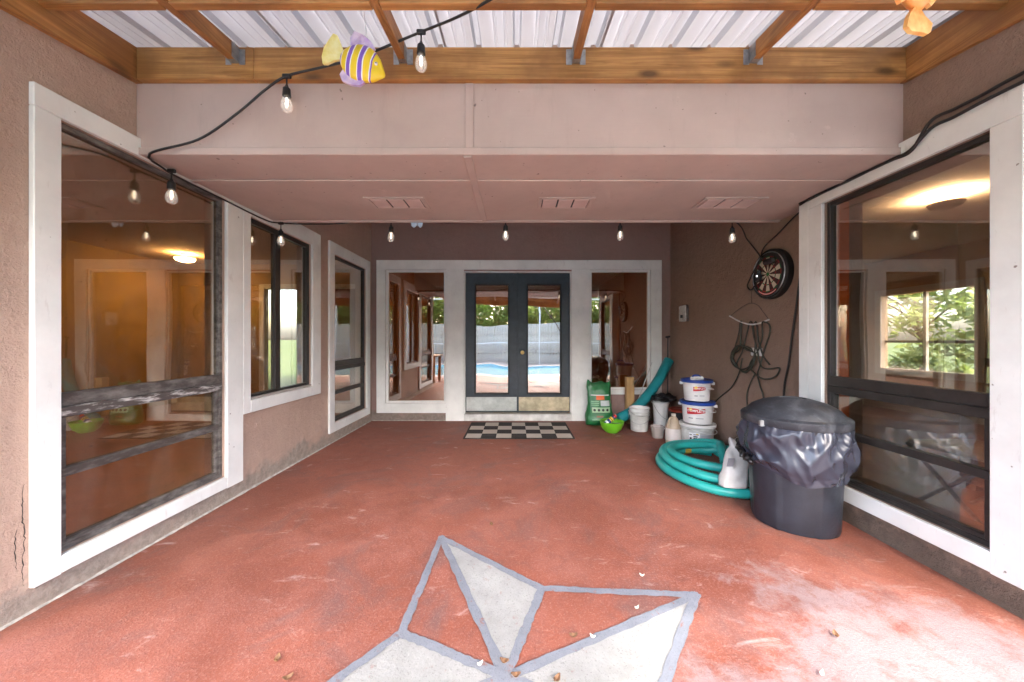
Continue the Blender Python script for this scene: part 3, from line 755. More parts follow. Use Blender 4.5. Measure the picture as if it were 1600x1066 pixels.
def tree(loc, h, rad, nclump, label, lm, seed, leaf=.11, per=60, low=.3, group='trees beyond the fence'):
    rnd = random.Random(seed); t = thing('leafy_tree', label, 'tree', loc, group=group)
    bm = nb(); tube(bm, cat_rom([(0, 0, -.05), (.1, .05, h * .25), (-.05, .1, h * .5), (.05, 0, h * .85)], .3), lambda i, n: .16 * (1 - .75 * i / n) * h / 7, 8)
    for k in range(7):
        a = rnd.uniform(0, 6.28); z0 = h * rnd.uniform(.28, .6); q = rad * rnd.uniform(.5, .85)
        tube(bm, cat_rom([(0, .05, z0), (math.cos(a) * q * .5, math.sin(a) * q * .5, z0 + h * .12), (math.cos(a) * q, math.sin(a) * q, z0 + h * .2)], .3), lambda i, n: .05 * (1 - .7 * i / n) * h / 7, 6)
    part('trunk', bm, M['bark'], t, smooth=True, local=True)
    bm = nb()
    for c in range(nclump):
        while True:
            p = Vector((rnd.uniform(-1, 1), rnd.uniform(-1, 1), rnd.uniform(-1, 1)))
            if p.length < 1 and p.length > .25: break
        cc = Vector((p.x * rad, p.y * rad, h * (low + (1 - low) / 2) + p.z * h * (1 - low) / 2)); cr = rad * rnd.uniform(.12, .26)
        for _ in range(per):
            d = Vector((rnd.gauss(0, 1), rnd.gauss(0, 1), rnd.gauss(0, .8))) * cr * .6; o_ = cc + d
            u = Vector((rnd.uniform(-1, 1), rnd.uniform(-1, 1), rnd.uniform(-1, 1))).normalized(); vv = u.orthogonal().normalized(); L_ = leaf * rnd.uniform(.7, 1.4)
            bm.faces.new([bm.verts.new(x) for x in (o_ - u * L_, o_ + vv * L_ * .4, o_ + u * L_, o_ - vv * L_ * .4)])
    me = bpy.data.meshes.new('crown'); bm.to_mesh(me); bm.free(); me.materials.append(lm)
    o = bpy.data.objects.new('crown', me); COL.objects.link(o); o.parent = t
    return t
TL = ['broad leafy tree behind the left end of the yard fence', 'taller leafy tree, second from the left behind the fence', 'low dark leafy tree behind the fence, left of the middle', 'pale leafy tree behind the fence, right of the middle', 'dark leafy tree, second from the right behind the fence', 'tall pale leafy tree behind the right end of the fence']
for i, (x, y, h, r) in enumerate(((-8, -10.5, 4.2, 1.9), (-4.6, -11.2, 4.6, 2.0), (-1.2, -10.6, 4.0, 1.9), (2.2, -11.3, 4.5, 2.0), (5.4, -10.5, 4.1, 1.9), (8.6, -11.4, 4.6, 2.0))):
    tree((x, y, 0), h, r, 150, TL[i], M['leaf2' if i % 2 else 'leaf'], 20 + i, .12, 55, .12)
tree((-3.0, -7.4, 0), 11.5, 3.6, 200, 'tall dense tree between the pool and the fence', M['leaf'], 41, .13, 70, .55, None)
tree((3.2, -7.5, 0), 11.2, 2.8, 60, 'tall thin leafy tree by the right end of the pool', M['leaf2'], 42, .12, 60, .58, None)
for i, (x, y) in enumerate(((9.4, 5.2), (9.8, 8.4))): tree((x, y, 0), 3.6, 1.5, 50, ('leafy shrub tree right outside the far window of the beige room', 'leafy shrub tree farther back along the right side of the house')[i], M['leaf2'], 60 + i, .11, 50, .05, 'shrub trees outside the right room')

# ================================================================== THINGS ON THE PORCH
# ---- checkered door mat
def mat_checker():
    m, t, b = base_mat('mat_checker')
    ck = N(t, 'ShaderNodeTexBrick'); ck.offset = 0; v = coord(t)
    sp = N(t, 'ShaderNodeSeparateXYZ'); t.links.new(v, sp.inputs[0])
    def cell(o, n0, n, size):
        q = N(t, 'ShaderNodeMath', operation='MULTIPLY_ADD'); t.links.new(sp.outputs[o], q.inputs[0]); q.inputs[1].default_value = 1 / size; q.inputs[2].default_value = n0
        fl_ = N(t, 'ShaderNodeMath', operation='FLOOR'); t.links.new(q.outputs[0], fl_.inputs[0])
        lo = N(t, 'ShaderNodeMath', operation='GREATER_THAN'); t.links.new(q.outputs[0], lo.inputs[0]); lo.inputs[1].default_value = 0
        hi = N(t, 'ShaderNodeMath', operation='LESS_THAN'); t.links.new(q.outputs[0], hi.inputs[0]); hi.inputs[1].default_value = n
        mm = N(t, 'ShaderNodeMath', operation='MULTIPLY'); t.links.new(lo.outputs[0], mm.inputs[0]); t.links.new(hi.outputs[0], mm.inputs[1])
        return fl_.outputs[0], mm.outputs[0]
    ax, ix = cell(0, 3.5, 7, .182); ay, iy = cell(1, 2.0, 4, .19)
    su = N(t, 'ShaderNodeMath', operation='ADD'); t.links.new(ax, su.inputs[0]); t.links.new(ay, su.inputs[1])
    md = N(t, 'ShaderNodeMath', operation='FLOORED_MODULO'); t.links.new(su.outputs[0], md.inputs[0]); md.inputs[1].default_value = 2
    inv = N(t, 'ShaderNodeMath', operation='LESS_THAN'); t.links.new(md.outputs[0], inv.inputs[0]); inv.inputs[1].default_value = .5
    f = N(t, 'ShaderNodeMath', operation='MULTIPLY'); t.links.new(inv.outputs[0], f.inputs[0]); t.links.new(ix, f.inputs[1])
    f2 = N(t, 'ShaderNodeMath', operation='MULTIPLY'); t.links.new(f.outputs[0], f2.inputs[0]); t.links.new(iy, f2.inputs[1])
    n = nz(t, v, 120, 3, .7)
    cw = mixc(t, n, (.40, .36, .31), (.56, .51, .45)); cb = mixc(t, n, (.012, .010, .010), (.032, .028, .027))
    t.links.new(mixc(t, f2.outputs[0], cb, cw), b.inputs['Base Color']); b.inputs['Roughness'].default_value = .95
    bump(t, b, n, .6, .004); return m
bm = nb(); bmesh.ops.create_grid(bm, x_segments=40, y_segments=24, size=.5)
for v in bm.verts:
    x, y = v.co.x, v.co.y
    v.co = Vector((x * 1.32, y * .80, .009 + .0025 * mnoise.noise(Vector((x * 6, y * 4, 1)))))
g = bmesh.ops.extrude_face_region(bm, geom=list(bm.faces))
for v in [q for q in g['geom'] if isinstance(q, bmesh.types.BMVert)]: v.co.z = .001
for v in bm.verts: v.co += Vector((.045, 4.505, 0))
single('door_mat', bm, mat_checker(), 'black and cream checkered door mat in front of the double doors', 'door mat', origin=(.045, 4.505, 0))

# ---- buckets
def on_cyl(bm, c, r, a0, zmid):
    """wrap a flat print (x across, y up) round an upright cylinder, facing angle a0"""
    for v in bm.verts:
        a = a0 + v.co.x / r; rr = r(v.co.y + zmid) if callable(r) else r
        v.co = Vector((c[0] + rr * math.cos(a), c[1] + rr * math.sin(a), zmid + v.co.y))
    return bm
def rect_grid(x0, x1, y0, y1, n=10, ny=1, slant=0.0):
    bm = nb(); rows = []
    for j in range(ny + 1):
        rows.append([bm.verts.new((x0 + (x1 - x0) * i / n, y0 + (y1 - y0) * j / ny + (slant * (i / n) ** 2 if j == 0 else 0), 0)) for i in range(n + 1)])
    for a, b in zip(rows, rows[1:]): skin(bm, a, b, False)
    return bm
def wrap(bm, c, rf_, a0, zmid, off):
    for v in bm.verts:
        z = zmid + v.co.y; rr = rf_(z) + off; a = a0 + v.co.x / rr
        v.co = Vector((c[0] + rr * math.cos(a), c[1] + rr * math.sin(a), z))
    return bm
def bail(c, r, z, ang, drop, rad=.0035):
    """wire or plastic handle lying down against the bucket's side; ang = side it leans to"""
    pts = []
    for k in range(17):
        a = ang - math.pi / 2 + math.pi * k / 16; s_ = math.sin(math.pi * k / 16)
        pts.append((c[0] + (r + .004 + .006 * s_) * math.cos(a), c[1] + (r + .004 + .006 * s_) * math.sin(a), z - drop * s_))
    return tube(nb(), pts, rad, 6)
def bucket(label, c, z0, h, rb_, rt, mat, lid=None, group=None, handle=None, ribs=True, mouth=True):
    b = thing('bucket', label, 'bucket', (c[0], c[1], z0), group=group)
    prof = [(.001, z0 + .004), (rb_ - .006, z0 + .0035), (rb_, z0 + .008)]
    hh = h - (.0 if lid is None else .012)
    for k in range(1, 7): prof.append((rb_ + (rt - .012 - rb_) * k / 7, z0 + hh * (.80 * k / 6)))
    if ribs: prof += [(rt - .006, z0 + hh * .82), (rt, z0 + hh * .83), (rt - .007, z0 + hh * .85), (rt - .007, z0 + hh * .89), (rt + .001, z0 + hh * .90), (rt - .006, z0 + hh * .92)]
    prof += [(rt - .006, z0 + hh * .96), (rt + .004, z0 + hh * .965), (rt + .005, z0 + hh), (rt - .004, z0 + hh)]
    if lid is None: prof += [(rt - .012, z0 + hh * .9), (rb_ - .004, z0 + .02), (.001, z0 + .018)]
    bm = nb(); lathe(bm, prof, c, 40); part('tub', bm, mat, b, smooth=True)
    if lid:
        bm = nb(); lathe(bm, [(rt + .004, z0 + h - .030), (rt + .009, z0 + h - .029), (rt + .010, z0 + h - .004), (rt + .004, z0 + h + .002), (rt - .012, z0 + h + .002), (rt - .018, z0 + h - .006), (.001, z0 + h - .006)], c, 40)
        part('lid', bm, lid, b, smooth=True)
    rfun = lambda z: rb_ + (rt - .012 - rb_) * min(1, max(0, (z - z0) / (hh * .93)))
    return b, rfun
FACE = math.atan2(-3.8, -1.98)                       # towards the viewer
C3 = (1.985, 3.80)
b, rf_ = bucket('bottom bucket of the stack, white with a black printed label', C3, 0, .268, .152, .172, M['white_dirty'], M['white_plastic'], 'stacked buckets')
part('label', wrap(rect_grid(-.075, .03, -.075, .062, 12), C3, rf_, FACE - .05, .125, .002), M['white_print'], b)
part('label', wrap(rect_grid(.034, .15, -.075, .05, 12), C3, rf_, FACE - .05, .125, .002), plain('label_grey', (.50, .52, .55), .5, .05), b)
for (x0, x1, y, hh, mt) in ((-.030, .022, .045, .012, 'grey_print'), (-.030, .010, .024, .013, 'black_print'), (-.030, .004, .006, .012, 'black_print'), (-.07, -.045, .04, .008, 'black_print'), (-.068, -.046, -.005, .032, 'black_print'),
                            (-.005, .018, .052, .010, 'yellow_print'), (-.03, -.012, -.035, .028, 'grey_print'), (-.03, -.012, -.066, .02, 'grey_print'), (.042, .13, .03, .006, 'grey_print'), (.042, .12, .012, .006, 'grey_print'), (.042, .125, -.006, .006, 'grey_print'), (.042, .11, -.03, .006, 'grey_print')):
    part('print', wrap(rect_grid(x0, x1, y - hh / 2, y + hh / 2, 6), C3, rf_, FACE - .05, .125, .0032), M[mt], b)
bm = nb()
vs = [bm.verts.new((x, y, 0)) for x, y in ((.004, .006), (.009, .010), (.013, .002), (.025, .024), (.028, .020), (.014, -.010))]
bm.faces.new(vs); bmesh.ops.triangulate(bm, faces=bm.faces)
part('check_mark', wrap(bm, C3, rf_, FACE - .05, .118, .0042), M['black_print'], b)
part('handle', bail(C3, .176, .232, FACE + 1.2, .05, .005), M['white_plastic'], b, smooth=True)
def complete_bucket(label, c, z0, h, rb_, rt, ang, w_):
    b, rf_ = bucket(label, c, z0, h, rb_, rt, M['white_plastic'], M['blue_lid'], 'stacked buckets', ribs=False)
    zm = z0 + h * .60; hh = w_ * .17
    bm = rect_grid(-w_ / 2, w_ / 2, -hh, hh, 16, 4)
    for v in bm.verts:
        if v.co.y < 0: v.co.y *= 1.15 - .75 * (max(0, v.co.x / w_ + .5) ** 1.6)
    lb = part('label', wrap(bm, c, rf_, ang, zm, .0015), M['red_print'], b)
    tx = text_bm('COMPLETE', w_ * .19); 
    part('lettering', wrap(tx, c, rf_, ang, zm + hh * .15, .003), M['white_print'], b)
    bm = nb(); bm.faces.new([bm.verts.new((-w_ * .28 + .016 * math.cos(k * .5236), hh * .55 + .016 * math.sin(k * .5236), 0)) for k in range(12)])
    part('emblem', wrap(bm, c, rf_, ang, zm, .0024), M['yellow_print'], b)
    part('print', wrap(rect_grid(-w_ * .4, -w_ * .15, -.006, .006, 6), c, rf_, ang, z0 + h * .28, .002), M['grey_print'], b)
    part('print', wrap(rect_grid(.0, w_ * .4, -.004, .004, 6), c, rf_, ang, z0 + h * .29, .002), M['grey_print'], b)
    bm = bail(c, rt, z0 + h * .82, ang + 1.45, .06, .006); part('handle', bm, M['white_plastic'], b, smooth=True)
    for s in (-1, 1):
        a = ang + s * 1.5; p = Vector((c[0] + (rt + .006) * math.cos(a), c[1] + (rt + .006) * math.sin(a), z0 + h * .82))
        part('handle_lug', bx(p - Vector((.018, .012, .016)), p + Vector((.018, .012, .016)), .004), M['white_plastic'], b)
    return b
complete_bucket('middle bucket of the stack, white with blue lid and wide red label', C3, .272, .235, .142, .166, FACE - .10, .185)
complete_bucket('top bucket of the stack, white with blue lid and small red label', (C3[0] - .008, C3[1]), .511, .230, .122, .150, FACE + .22, .125)
# handheld caddy on the top lid
t = thing('hand_pump', 'small white and blue hand pump lying on the topmost bucket lid', 'pump', (1.94, 3.74, .737))
part('barrel', tube(nb(), [(1.87, 3.70, .758), (2.00, 3.73, .758)], .021, 12), M['white_plastic'], t, smooth=True)
part('grip', tube(nb(), cat_rom([(1.875, 3.70, .772), (1.90, 3.705, .79), (1.95, 3.715, .79), (1.985, 3.727, .772)], .01), .009, 8), M['blue_lid'], t, smooth=True)
# nested grey-white pails, tall white pail, black tub
N1 = (1.60, 4.50)
b, _ = bucket('grey white pail with a second pail nested inside, beside the green bowl', N1, 0, .25, .105, .128, M['white_dirty'])
part('handle', bail(N1, .128, .21, FACE + .1, .10, .003), M['galv'], b, smooth=True)
b, _ = bucket('scuffed white pail nested in the grey white pail', N1, .05, .25, .100, .123, M['white_plastic'])
part('handle', bail(N1, .123, .262, FACE + .4, .05, .003), M['galv'], b, smooth=True)
N2 = (1.925, 4.62)
b, _ = bucket('tall white pail with wire handle and black sack on top', N2, 0, .345, .085, .108, M['white_plastic'], ribs=False)
part('handle', bail(N2, .108, .31, FACE + .9, .17, .003), M['galv'], b, smooth=True)
bm = nb(); bmesh.ops.create_icosphere(bm, subdivisions=4, radius=1)
for v in bm.verts:
    n_ = mnoise.noise(v.co * 2.2) * .35 + mnoise.noise(v.co * 6) * .14
    v.co = Vector((v.co.x * .155 * (1 + n_), v.co.y * .11 * (1 + n_), max(-.03, v.co.z * .06 * (1 + n_ * 1.5)))) + Vector((1.99, 4.68, .385))
mbag = plain('black_bag', (.012, .012, .014), .34, .2, 10, 25, .5)
single('plastic_sack', bm, mbag, 'crumpled black plastic sack lying over the tall white pail', 'sack', smooth=True)
tb2 = thing('rubber_tub', 'black tub with red rim behind the stacked buckets', 'tub', (2.085, 4.40, 0))
bm = nb(); lathe(bm, [(.001, .003), (.105, .003), (.132, .29), (.126, .29), (.10, .012), (.001, .012)], (2.085, 4.40), 32); part('tub', bm, M['black_rubber'], tb2, smooth=True)
bm = nb(); lathe(bm, [(.133, .27), (.140, .272), (.142, .296), (.132, .300), (.124, .294)], (2.085, 4.40), 32); part('rim', bm, plain('red_rim', (.36, .045, .02), .45), tb2, smooth=True)
bm = nb(); lathe(bm, [(.124, .285), (.06, .293), (.001, .29)], (2.085, 4.40), 32); part('cover', bm, plain('red_cover', (.30, .04, .02), .5), tb2, smooth=True)
# clear tub
bm = nb()
def sq(r, z, a): return r * (1 / max(abs(math.cos(a)), abs(math.sin(a)))) ** .55
lathe(bm, [(.001, .002), (.052, .002), (.055, .008), (.068, .130), (.076, .132), (.077, .138), (.066, .138), (.052, .012), (.001, .010)], (1.70, 4.17), 40, wob=sq)
mclear = plain('clear_plastic', (.62, .55, .50), .25, .1, 6); mclear.node_tree.nodes['Principled BSDF'].inputs['Alpha'].default_value = .55
single('plastic_tub', bm, mclear, 'clear plastic tub between the pails and the beige jug', 'tub', smooth=True)
# beige jug with a white label
J = (1.785, 3.93)
t = thing('jug', 'beige plastic jug with white wrap label before the bucket stack', 'jug', (*J, 0))
mj = plain('beige_plastic', (.52, .41, .29), .4, .1, 6)
bm = nb(); lathe(bm, [(.001, .004), (.078, .002), (.085, .012), (.086, .19), (.082, .205), (.062, .245), (.040, .285), (.026, .305), (.020, .312), (.020, .328), (.001, .329)], J, 32); part('body', bm, mj, t, smooth=True)
bm = nb(); lathe(bm, [(.0865, .045), (.0875, .046), (.0878, .178), (.0866, .180)], J, 32); part('label', bm, plain('jug_label', (.66, .60, .56), .6, .06), t, smooth=True)
bm = nb(); lathe(bm, [(.0205, .312), (.024, .313), (.024, .336), (.001, .338)], J, 20); part('cap', bm, plain('jug_cap', (.66, .60, .50), .5), t, smooth=True)
part('handle', tube(nb(), cat_rom([(J[0] - .018, J[1] - .02, .305), (J[0] - .055, J[1] - .035, .292), (J[0] - .078, J[1] - .045, .235), (J[0] - .072, J[1] - .035, .195)], .01), .011, 8), mj, t, smooth=True)

# ---- green fertiliser bag
GX, GY = 1.175, 4.83
t = thing('fertilizer_bag', 'bulging green plastic bag with printed panel under the right sidelight', 'bag', (GX, GY, 0))
def bagshape(x, s):      # x -1..1 across, s 0..1 up -> half width, half depth
    wv = .185 - .035 * s + .012 * math.sin(s * 9); dp = (.105 * (1 - s) ** .6 + .012) * (1 if s > .06 else (.75 + 4 * s))
    return wv, dp
bm = nb(); rows = []
for j in range(25):
    s = j / 24; wv, dp = bagshape(0, s); rg = []
    for k in range(48):
        a = 2 * math.pi * k / 48; cx_, sy_ = math.cos(a), math.sin(a)
        cx_ = math.copysign(abs(cx_) ** .7, cx_); sy_ = math.copysign(abs(sy_) ** .8, sy_)
        f_ = mnoise.noise(Vector((a * 1.6, s * 6, 3))) * .010 + mnoise.noise(Vector((cx_ * 5, s * 14, 8))) * .008 * (s + .2)
        zt = .60 * s + (.018 * math.sin(cx_ * 5 + 1) - .03 * (1 - abs(cx_))) * s ** 4
        rg.append(bm.verts.new((GX - .012 + cx_ * (wv + f_), GY + .03 * s + sy_ * (dp + f_), .004 + zt)))
    if rows: skin(bm, rows[-1], rg)
    rows.append(rg)
bm.faces.new(rows[0]); bm.faces.new(rows[-1])
bmesh.ops.triangulate(bm, faces=[f for f in bm.faces if len(f.verts) > 4])
mgb = plain('bag_green', (.012, .165, .045), .32, .25, 7, 18, .35)
part('sack', bm, mgb, t, smooth='all')
def bagprint(x0, x1, z0, z1, mat, name='print', off=.003):
    bm = rect_grid(x0, x1, z0, z1, 10, 4)
    for v in bm.verts:
        s = v.co.y / .60; wv, dp = bagshape(0, s); cx_ = max(-.98, min(.98, v.co.x / wv))
        sy_ = (1 - abs(cx_) ** (1 / .7 * 2)) ** .4 if abs(cx_) < 1 else 0
        y = GY + .03 * s - sy_ * (dp + .012) - off
        v.co = Vector((GX - .012 + v.co.x, y, v.co.y + .004))
    part(name, bm, mat, t)
bagprint(-.115, .13, .175, .245, plain('bag_panel', (.36, .55, .33), .5), 'printed_panel')
bagprint(.0, .125, .262, .335, M['grey_print'] if False else plain('bag_grey', (.50, .56, .55), .5), 'printed_panel')
bagprint(-.055, .055, .345, .400, plain('bag_orange', (.72, .13, .02), .5), 'printed_badge')
bagprint(-.125, .12, .402, .412, M['white_print'], 'print', .004)
for z in (.27, .295, .32): bagprint(-.125, -.02, z, z + .007, plain('bag_pale', (.22, .50, .25), .5) if z == .27 else MATS['bag_pale'])
bagprint(-.12, .02, .075, .085, MATS['bag_pale']); bagprint(-.06, .03, .115, .135, plain('bag_redbrown', (.25, .10, .04), .5))
for k in range(4):
    x = -.085 + k * .058
    bm = nb(); bm.faces.new([bm.verts.new((x + .018 * math.cos(q * .5236), .21 + .018 * math.sin(q * .5236), 0)) for q in range(12)])
    for v in bm.verts:
        s = v.co.y / .60; wv, dp = bagshape(0, s); cx_ = v.co.x / wv; sy_ = (1 - abs(cx_) ** 2.857) ** .4
        v.co = Vector((GX - .012 + v.co.x, GY + .03 * s - sy_ * (dp + .012) - .006, v.co.y + .004))
    part('printed_disc', bm, M['black_print'], t)
# ---- lime bowl and what lies in it
BC = (1.225, 4.42)
bm = nb(); lathe(bm, [(.001, .004), (.075, .002), (.08, .008), (.118, .045), (.140, .095), (.150, .138), (.154, .140), (.150, .143), (.136, .098), (.113, .050), (.07, .014), (.001, .012)], BC, 40)
single('plastic_bowl', bm, plain('lime', (.16, .50, .022), .35, .08), 'lime green plastic bowl holding a spray can', 'bowl', smooth=True)
t = thing('spray_can', 'blue and yellow spray can with red cap leaning in the lime bowl', 'spray can', (1.17, 4.40, .10))
ax0, ax1 = Vector((1.125, 4.38, .105)), Vector((1.275, 4.41, .215)); dd = (ax1 - ax0)
def seg(a, b, r, mat, name): part(name, tube(nb(), [ax0 + dd * a, ax0 + dd * b], r, 20), mat, t, smooth=True)
mcb = plain('can_blue', (.015, .03, .16), .3, .1)
seg(0, .70, .030, mcb, 'can'); seg(.13, .27, .0306, M['white_print'], 'printed_band'); seg(.45, .66, .0306, M['yellow_print'], 'printed_band')
seg(.51, .56, .031, M['black_print'], 'print')
seg(.701, .80, .026, mcb, 'shoulder'); seg(.801, .98, .021, plain('can_red', (.62, .02, .02), .35), 'cap')
single('steel_trowel', bx((1.20, 4.36, .115), (1.33, 4.40, .122), .002), M['galv'], 'flat steel scraper blade lying in the lime bowl', 'scraper')
# ---- timber offcut, rod, dark pole
single('timber_offcut', box(nb(), (1.556, 4.86, .001), (1.662, 4.95, .645), .003), M['wood_pale'], 'pale upright timber offcut under the right sidelight', 'timber')
single('thin_rod', tube(nb(), [(1.62, 4.84, .10), (1.955, 4.985, .845)], .006, 8), M['white_dirty'], 'thin white rod leaning on the right sidelight frame', 'rod', smooth=True)
t = thing('dark_pole', 'slim dark pole standing in the back right corner', 'pole', (2.17, 4.95, 0))
part('shaft', tube(nb(), [(2.14, 4.90, .002), (2.175, 4.97, 1.20)], .009, 8), M['black_rubber'], t, smooth=True)
part('grip', tube(nb(), [(2.145, 4.962, 1.205), (2.205, 4.978, 1.215)], .014, 8), M['black_rubber'], t, smooth=True)
# ---- leaning teal hose
mteal = plain('teal_hose', (.012, .25, .275), .38, .16, 5)
mcoil = plain('coil_hose', (.025, .40, .36), .36, .18, 4)
def ribbed(pts, r, n=12, step=.011, amp=.055):
    return tube(nb(), cat_rom(pts, step), lambda i, m: r * (1 + (amp if i % 2 else -amp)), n)
lp = [pY(966, 655, 4.62), pY(990, 641, 4.68), pY(1012, 618, 4.76), pY(1030, 592, 4.84), pY(1045, 563, 4.93)]
single('teal_hose', ribbed(lp, .066, 14), mteal, 'thick teal hose leaning up into the back right corner', 'hose', smooth='all')
# ---- coiled pool hose
t = thing('coiled_pool_hose', 'turquoise ribbed pool hose coiled on the floor beside the bin', 'hose', (1.72, 3.1, 0))
HR = .036
def loop(cx_, cy_, a, b, z, ph0, ph1, n=28, tilt=0, seed=0):
    o = []
    for k in range(n + 1):
        q = ph0 + (ph1 - ph0) * k / n
        wz = mnoise.noise(Vector((q * .8, seed, 2))) * .012
        o.append((cx_ + a * math.cos(q), cy_ + b * math.sin(q), z + tilt * math.sin(q) + wz))
    return o
path = loop(1.735, 3.06, .42, .50, .045, 1.0, 2 * math.pi + .8, 30, 0, 1) \
     + loop(1.745, 3.10, .385, .45, .105, .9, 2 * math.pi + .7, 30, .01, 4)[1:] \
     + loop(1.77, 3.14, .315, .36, .060, .9, 2 * math.pi + .4, 26, .015, 7)[1:]
path += [(2.05, 3.34, .11), (1.95, 3.44, .125), (1.80, 3.46, .13), (1.60, 3.42, .13), (1.47, 3.30, .13), (1.455, 3.15, .125), (1.53, 2.99, .12), (1.70, 2.86, .115), (1.95, 2.80, .09)]
part('hose', ribbed(path, HR, 12), mcoil, t, smooth='all')
part('hose', ribbed([(1.50, 3.44, .10), (1.68, 3.52, .115), (1.84, 3.54, .13), (1.96, 3.50, .14), (2.00, 3.42, .15), (1.95, 3.30, .15), (1.88, 3.13, .06)], HR, 12), mcoil, t, smooth='all')
bm = nb(); pp = cat_rom(loop(1.77, 3.14, .315, .36, .060, .9, 2 * math.pi + .4, 26, .015, 7), .012); i0 = int(len(pp) * .125)
tube(bm, pp[i0:i0 + 6], HR * 1.09, 14); part('tape_band', bm, plain('yellow_tape', (.50, .36, .06), .6), t, smooth=True)
for (pt, i_) in ((loop(1.735, 3.06, .42, .50, .045, 1.0, 2 * math.pi + .8, 30, 0, 1), .70), (loop(1.745, 3.10, .385, .45, .105, .9, 2 * math.pi + .7, 30, .01, 4), .70)):
    pp = cat_rom(pt, .012); i0 = int(len(pp) * i_); part('cuff', tube(nb(), pp[i0:i0 + 7], HR * 1.10, 14), mcoil, t, smooth=True)
# ---- rubbish bin
KX, KY = 1.805, 2.265
t = thing('rubbish_bin', 'black plastic rubbish bin with domed lid and grey liner bag by the right window', 'bin', (KX, KY, 0))
mbin = plain('bin_plastic', (.019, .023, .033), .40, .25, 8, 50, .15)
def flute(r, z, a):
    return r * (1 + .016 * (1 if math.sin(a * 4 + .7) > 0 else -1) * (1 if z < .60 else 0))
bm = nb(); lathe(bm, [(.001, .02), (.19, .02), (.200, .001), (.226, .004), (.232, .03), (.238, .16), (.246, .33), (.254, .50), (.262, .615), (.272, .62), (.275, .655), (.262, .656), (.255, .60), (.22, .03), (.001, .025)], (KX, KY), 96, wob=flute)
part('bin_body', bm, mbin, t, smooth=True)
bm = nb(); lathe(bm, [(.262, .640), (.283, .638), (.288, .645), (.288, .682), (.280, .690), (.262, .694), (.25, .712), (.225, .738), (.17, .768), (.10, .788), (.072, .794), (.066, .785), (.060, .785), (.04, .795), (.001, .798)], (KX, KY), 72)
def lid_mat():
    m, t_, b_ = base_mat('bin_lid'); v = coord(t_)
    c = mixc(t_, ramp(t_, nz(t_, v, 7, 7, .7, .5), [(.47, 0), (.66, 1)]), (.020, .023, .030), (.085, .092, .105))     # dust
    t_.links.new(c, b_.inputs['Base Color']); b_.inputs['Roughness'].default_value = .5; bump(t_, b_, nz(t_, v, 40, 5, .6), .15, .004); return m
ld = part('lid', bm, lid_mat(), t, smooth=True)
fa = math.atan2(-KY, -KX)
p = Vector((KX + .290 * math.cos(fa - .55), KY + .290 * math.sin(fa - .55), .655)); 
part('lid_catch', bx(p - Vector((.016, .010, .022)), p + Vector((.016, .010, .016)), .004), M['galv'], ld)
# liner: pulled over the rim and hanging down, creased
bm = nb(); rows = []; NA, NR = 220, 44
for j in range(NR + 1):
    s = j / NR; rg = []
    for k in range(NA):
        a = 2 * math.pi * k / NA; ca, sa = math.cos(a), math.sin(a)
        low = .335 + .05 * mnoise.noise(Vector((ca * 1.4, sa * 1.4, 5))) + .09 * max(0, math.cos(a - (fa - 1.25))) ** 2 - .02 * math.cos(a - fa - .6)
        z = .648 + (low - .648) * s
        bulge = .277 + .036 * math.sin(min(1, s * 1.15) * math.pi) ** .8 + .012 * s
        n1 = abs(mnoise.noise(Vector((ca * 2.1 + s * .9, sa * 2.1 - s * .5, s * 1.3))))
        n2 = abs(mnoise.noise(Vector((ca * 4.2 - s * 1.6, sa * 4.2 + s * 1.2, s * 2.2 + 4))))
        n3 = mnoise.noise(Vector((ca * 11, sa * 11, s * 1.5 + 9)))
        r = bulge - .060 * n1 * min(1, s * 3 + .15) - .024 * n2 * min(1, s * 4 + .2) + .014 * n3 * (1 - s) ** 2
        if s > .9: r -= (s - .9) * .16 * (1 + n3)
        r = max(r, .258 + .0 * s)
        rg.append(bm.verts.new((KX + r * ca, KY + r * sa, z)))
    if rows: skin(bm, rows[-1], rg)
    rows.append(rg)
def liner_mat():
    m, t_, b_ = base_mat('liner'); v = coord(t_)
    b_.inputs['Base Color'].default_value = (.034, .038, .056, 1); b_.inputs['Roughness'].default_value = .27; b_.inputs['Specular IOR Level'].default_value = .6
    vo = N(t_, 'ShaderNodeTexVoronoi'); vo.inputs['Scale'].default_value = 7.0; t_.links.new(coord(t_, (1, 1, .6)), vo.inputs['Vector']); bump(t_, b_, vo.outputs['Distance'], .38, .03); return m
part('liner', bm, liner_mat(), t, smooth='all')
# knotted black edge of the liner
kp = []
for k in range(26):
    q = k / 25; a = fa - .75 - 1.0 * q; r = .292 + .012 * math.sin(k * 1.7)
    kp.append((KX + r * math.cos(a), KY + r * math.sin(a), .385 + .07 * q + .012 * math.sin(k * 2.3)))
part('liner_knot', tube(nb(), kp, lambda i, n: .013 + .008 * abs(math.sin(i * 1.3)), 8), mbag, t, smooth='all')
# ---- white sack beside the bin
WX, WY = 1.625, 2.60
bm = nb(); rows = []
for j in range(23):
    s = j / 22; rg = []
    for k in range(44):
        a = 2 * math.pi * k / 44; cx_ = math.copysign(abs(math.cos(a)) ** .75, math.cos(a)); sy_ = math.sin(a)
        wv = .105 - .040 * s - .02 * math.exp(-((s - .82) / .08) ** 2); dp = .055 * (1 - s) ** .5 + .012
        f_ = mnoise.noise(Vector((a * 1.7, s * 5, 21))) * .016
        rg.append(bm.verts.new((WX + .10 * s + cx_ * (wv + f_), WY + .10 * s + sy_ * (dp + f_), .088 + .32 * s + .012 * math.sin(cx_ * 4) * s)))
    if rows: skin(bm, rows[-1], rg)
    rows.append(rg)
bm.faces.new(rows[0]); bm.faces.new(rows[-1])
t = thing('white_sack', 'small white plastic sack propped between the hose coil and the bin', 'sack', (WX, WY, .088))
